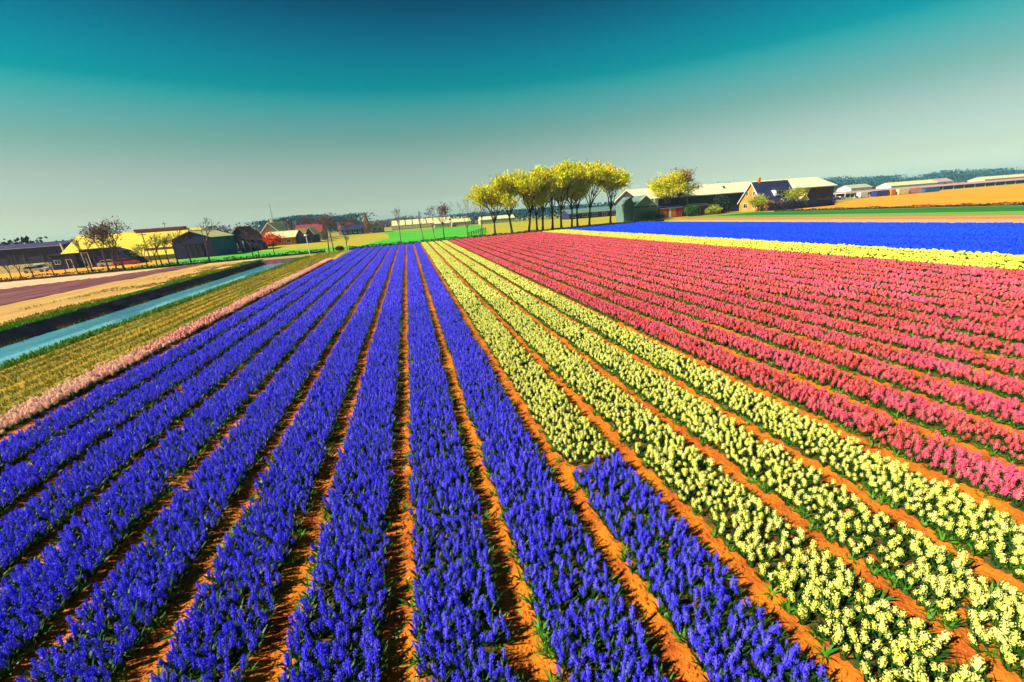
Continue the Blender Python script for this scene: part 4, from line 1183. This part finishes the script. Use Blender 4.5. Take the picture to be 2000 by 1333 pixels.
def car(label, x, y, rot, mat, L=4.3, W=1.75, H=1.45, van=False):
    t = thing('parked_car' if not van else 'parked_van', label, 'car' if not van else 'van', (x, y, 0), 'vehicles parked along the orange field')
    t.rotation_euler.z = rot
    def part(name, mb, m): return mesh_obj(name, mb.V, mb.F, M[m], t)
    h = L / 2
    if van:
        prof = [(-h, .35), (h, .35), (h, .95), (h - .35, 1.15), (h - 1.05, H), (-h + .05, H), (-h, H - .1)]
    else:
        prof = [(-h, .3), (h, .3), (h + .02, .62), (h - .15, .78), (h - 1.1, .9), (h - 1.75, H), (-h + 1.0, H), (-h + .35, .95), (-h, .85)]
    mb = MB(); mb.prism([(a, -W / 2, b) for a, b in prof], (0, W, 0)); part('body', mb, mat)
    if van:
        for s_ in (-1, 1):
            mb = MB(); mb.box(h - 1.6, s_ * W / 2 - .012, 1.05, h - .95, s_ * W / 2 + .012, H - .15); part('window', mb, 'darkglass')
        mb = MB(); mb.add([(h - .36, -W * .42, 1.18), (h - .36, W * .42, 1.18), (h - 1.0, W * .42, H - .06), (h - 1.0, -W * .42, H - .06)], [(0, 1, 2, 3)]); mb.V = [(a + .03, b, c + .03) for a, b, c in mb.V]; part('windscreen', mb, 'darkglass')
    else:
        for s_ in (-1, 1):
            mb = MB(); mb.prism([(h - 1.2, s_ * W / 2 - .012, .93), (h - 1.75, s_ * W / 2 - .012, H - .08), (-h + 1.02, s_ * W / 2 - .012, H - .08), (-h + .5, s_ * W / 2 - .012, .97)], (0, .024, 0)); part('window', mb, 'darkglass')
        mb = MB(); mb.add([(h - 1.13, -W * .42, .93), (h - 1.13, W * .42, .93), (h - 1.72, W * .42, H - .05), (h - 1.72, -W * .42, H - .05)], [(0, 1, 2, 3)]); mb.V = [(a + .03, b, c + .02) for a, b, c in mb.V]; part('windscreen', mb, 'darkglass')
    for sx_ in (-1, 1):
        for s_ in (-1, 1):
            mb = MB(); mb.tube((sx_ * (h - .85), s_ * (W / 2 - .2), .31), (sx_ * (h - .85), s_ * (W / 2 + .03), .31), .31, .31, 12); wh = part('wheel', mb, 'rubber')
            mb = MB(); mb.tube((sx_ * (h - .85), s_ * (W / 2 + .03), .31), (sx_ * (h - .85), s_ * (W / 2 + .045), .31), .17, .17, 8); mesh_obj('rim', mb.V, mb.F, M['metal'], wh)
    return t
bm_('carwhite', (0.8, 0.78, 0.74), None, .3); bm_('carred', (0.6, 0.05, 0.03), None, .3); bm_('carblue', (0.03, 0.05, 0.25), None, .3)
car('white car parked first in line past the barn', 172, 147.5, .2, 'carwhite'); car('red car parked beside the white car by the barn', 166.5, 143, .4, 'carred')
car('white van parked behind the red car', 178, 152, .1, 'carwhite', 5.4, 2, 2.4, True); car('dark blue car parked before the pale container', 184, 150.5, .2, 'carblue'); car('second white car, parked between blue car and carport', 189.5, 153, .1, 'carwhite')
car('white van parked beside the dark blue container', 203, 153.5, 0, 'carwhite', 5.6, 2, 2.4, True)
def container(label, x, y, mat, L=6, W=2.4, H=2.6):
    t = thing('shipping_container', label, 'container', (x, y, 0), 'containers beside the orange field')
    MB().box(x - L / 2, y - W / 2, .12, x + L / 2, y + W / 2, H).build('body', M[mat], t)
    for xx in np.arange(x - L / 2 + .2, x + L / 2 - .1, .5): MB().box(xx, y - W / 2 - .07, .25, xx + .22, y - W / 2 - .005, H - .12).build('rib', M[mat], t)
    for s_ in (-1, 1): MB().box(x - L / 2 - .06, y + s_ * .58 - .54, .2, x - L / 2 - .005, y + s_ * .58 + .54, H - .1).build('door', M[mat], t)
container('pale container standing behind the dark blue car', 183, 157, 'cream_roof', 6); container('dark blue container beside the white van', 212, 153, 'carblue', 7)
container('orange container between dark blue and cream ones', 217.8, 152.6, 'orangewall', 2.6); container('cream container past the orange one', 223.5, 152.4, 'cream_roof', 6); container('pinkish container second from the row end', 231.5, 153, 'pinkwall', 8); container('blue container last of the row', 243, 153.5, 'bluewall', 9, 2.4, 1.9)
t = thing('carport', 'pale flat-roofed carport among the parked vehicles', 'carport', (195, 155, 0))
MB().box(192, 153, 2.5, 198, 158, 2.75).build('roof', M['cream_roof'], t)
for xx in (192.3, 197.7):
    for yy in (153.3, 157.7): MB().box(xx - .12, yy - .12, 0, xx + .12, yy + .12, 2.5).build('post', M['whitepaint'], t)
MB().box(192, 157.75, 0, 198, 157.95, 2.5).build('wall', M['violetwall'], t)
# small props of the canal-side farm
t = thing('straw_bale_stack', 'pale yellow block of wrapped bales on the orange field', 'bales', (-88, 121.5, 0))
for i in range(5):
    mb = MB(); mb.box(-92.6 + i * 2.1, 120.6, .0, -90.6 + i * 2.1, 122.2, 1.7); mb.build('bale', M['cream_roof'], t)
for i, (x, y) in enumerate([(-84, 120.5), (-80.5, 113.5), (-66, 112.8), (-63, 112.8)]):
    car(['white car parked by the end of the violet shed', 'white car parked before the flat dark cabin', 'pale car parked at the slanting end of the dark shed', 'red car parked past the slanting end of the dark shed'][i], x, y, .1, ['carwhite', 'carwhite', 'carwhite', 'carred'][i])
# lamp post, poles, mast, rail
def post(name, label, cat, x, y, h, r, mat, head=None):
    t = thing(name, label, cat, (x, y, 0))
    MB().tube((x, y, 0), (x, y, h), r, r * .7, 8).build('pole', M[mat], t)
    return t
t = post('lamp_post', 'pale lamp post with a round white head at the ditch corner', 'lamp', -19.8, 91.6, 3.5, .1, 'whitepaint')
mb = MB(); mb.tube((-19.8, 91.6, 3.45), (-19.8, 91.6, 3.6), .12, .42, 10); mb.tube((-19.8, 91.6, 3.6), (-19.8, 91.6, 3.85), .42, .2, 10); mb.build('lamp_head', M['whitepaint'], t)
t = post('utility_pole', 'dark utility pole on the yellow barn ridge line', 'pole', -70.5, 149, 10, .09, 'bark')
MB().box(-71.1, 148.95, 9.3, -69.9, 149.05, 9.4).build('crossarm', M['bark'], t)
t = post('utility_pole', 'dark utility pole before the yellow lean-to roof', 'pole', -58.6, 113.5, 7, .11, 'bark')
MB().box(-59.4, 113.4, 6.2, -57.8, 113.6, 6.34).build('crossarm', M['bark'], t)
t = thing('radio_mast', 'thin grey radio mast far behind the houses', 'mast', (-115, 420, 0))
mb = MB()
for a in (0, 2.09, 4.19): mb.tube((-115 + .7 * math.cos(a), 420 + .7 * math.sin(a), 0), (-115 + .15 * math.cos(a), 420 + .15 * math.sin(a), 28), .12, .08, 4)
for z in range(1, 28, 2): mb.tube((-115.6 + .02 * z, 420, z), (-114.4 - .02 * z, 420, z + 2), .06, .06, 4)
mb.build('lattice', M['metal'], t)
t = thing('rail_fence', 'low dark rail fence slanting across the meadow by the bare trees', 'fence', (18, 112, 0))
pa, pb_ = Vector((14.5, 104.5, 0)), Vector((24, 133, 0))
for i in range(9):
    p = pa.lerp(pb_, i / 8); MB().box(p.x - .08, p.y - .08, 0, p.x + .08, p.y + .08, 1.2).build('post', M['bark'], t)
for z in (.6, 1.05): MB().tube(pa + Vector((0, 0, z)), pb_ + Vector((0, 0, z)), .06, .06, 5).build('rail', M['bark'], t)

# ------------------------------------------------------------------ far woods that read as one mass
def wood(name, label, pts, h, w, mat, n, ls, seed):
    g = np.random.default_rng(seed)
    Q = []
    tot = sum(math.dist(a, b) for a, b in zip(pts[:-1], pts[1:]))
    for a, b in zip(pts[:-1], pts[1:]):
        L = math.dist(a, b); k = int(n * L / tot)
        t = g.random(k)
        prof = .35 + .65 * vnoise(t * L / (h * 1.1) + seed * 3.7, t * 0 + seed, seed) * (.6 + .8 * vnoise(t * L / (h * 4) + seed, t * 0 + 7, seed + 1))
        z = h * prof * g.random(k) ** .55
        C = np.stack([a[0] + (b[0] - a[0]) * t + g.normal(0, w, k), a[1] + (b[1] - a[1]) * t + g.normal(0, w, k), z], 1)
        Q.append(leaf_quads(g, C, np.tile([0, 0, 1.0], (k, 1)), ls, 1.6, .35))
    return tag(quads_obj(name, np.concatenate(Q), M[mat]), label, 'trees', kind='stuff')
wood('far_wood', 'dark blue-green far wood on the horizon beyond the orange field', [(230, 330), (420, 380), (640, 420), (900, 430), (1000, 330)], 15, 8, 'hazed_wood', 40000, 1.9, 1)
wood('far_wood', 'bluish far poplar wood behind the canal-side houses', [(-110, 360), (-60, 390), (-40, 380)], 16, 6, 'hazed_wood', 9000, 1.5, 2)
wood('far_wood', 'low dark far wood along the horizon behind the greenhouse', [(-60, 420), (0, 520), (90, 540), (160, 480)], 11, 8, 'farbrown', 15000, 2.0, 3)
wood('far_wood', 'bluish shrubs and trees behind the tall tree row', [(30, 262), (60, 250), (92, 235), (118, 205)], 8, 4, 'hazed_wood', 6000, 1.2, 4)
wood('far_wood', 'brown leafless far trees behind the blue barn', [(-150, 330), (-90, 290), (-60, 250), (-52, 232)], 10, 5, 'farbrown', 8000, 1.3, 5)
wood('far_wood', 'dark trees along the horizon behind the violet shed', [(-420, 420), (-260, 300), (-170, 200), (-120, 176)], 9, 5, 'violethedge', 12000, 1.6, 6)

# ------------------------------------------------------------------ haze over the far land
hz = bpy.data.materials.new('haze')
hz.use_nodes = True
hn = hz.node_tree
hn.nodes.clear()
ho = hn.nodes.new('ShaderNodeOutputMaterial')
hv = hn.nodes.new('ShaderNodeVolumePrincipled')
hv.inputs['Color'].default_value = (0.45, 0.85, 0.95, 1)
hv.inputs['Density'].default_value = 0.0002
hn.links.new(hv.outputs[0], ho.inputs['Volume'])
o = MB().box(-1500, -120, -2.2, 1500, 1500, 32).build('haze', hz)
tag(o, 'thin bluish haze over the far land', 'haze', kind='stuff')
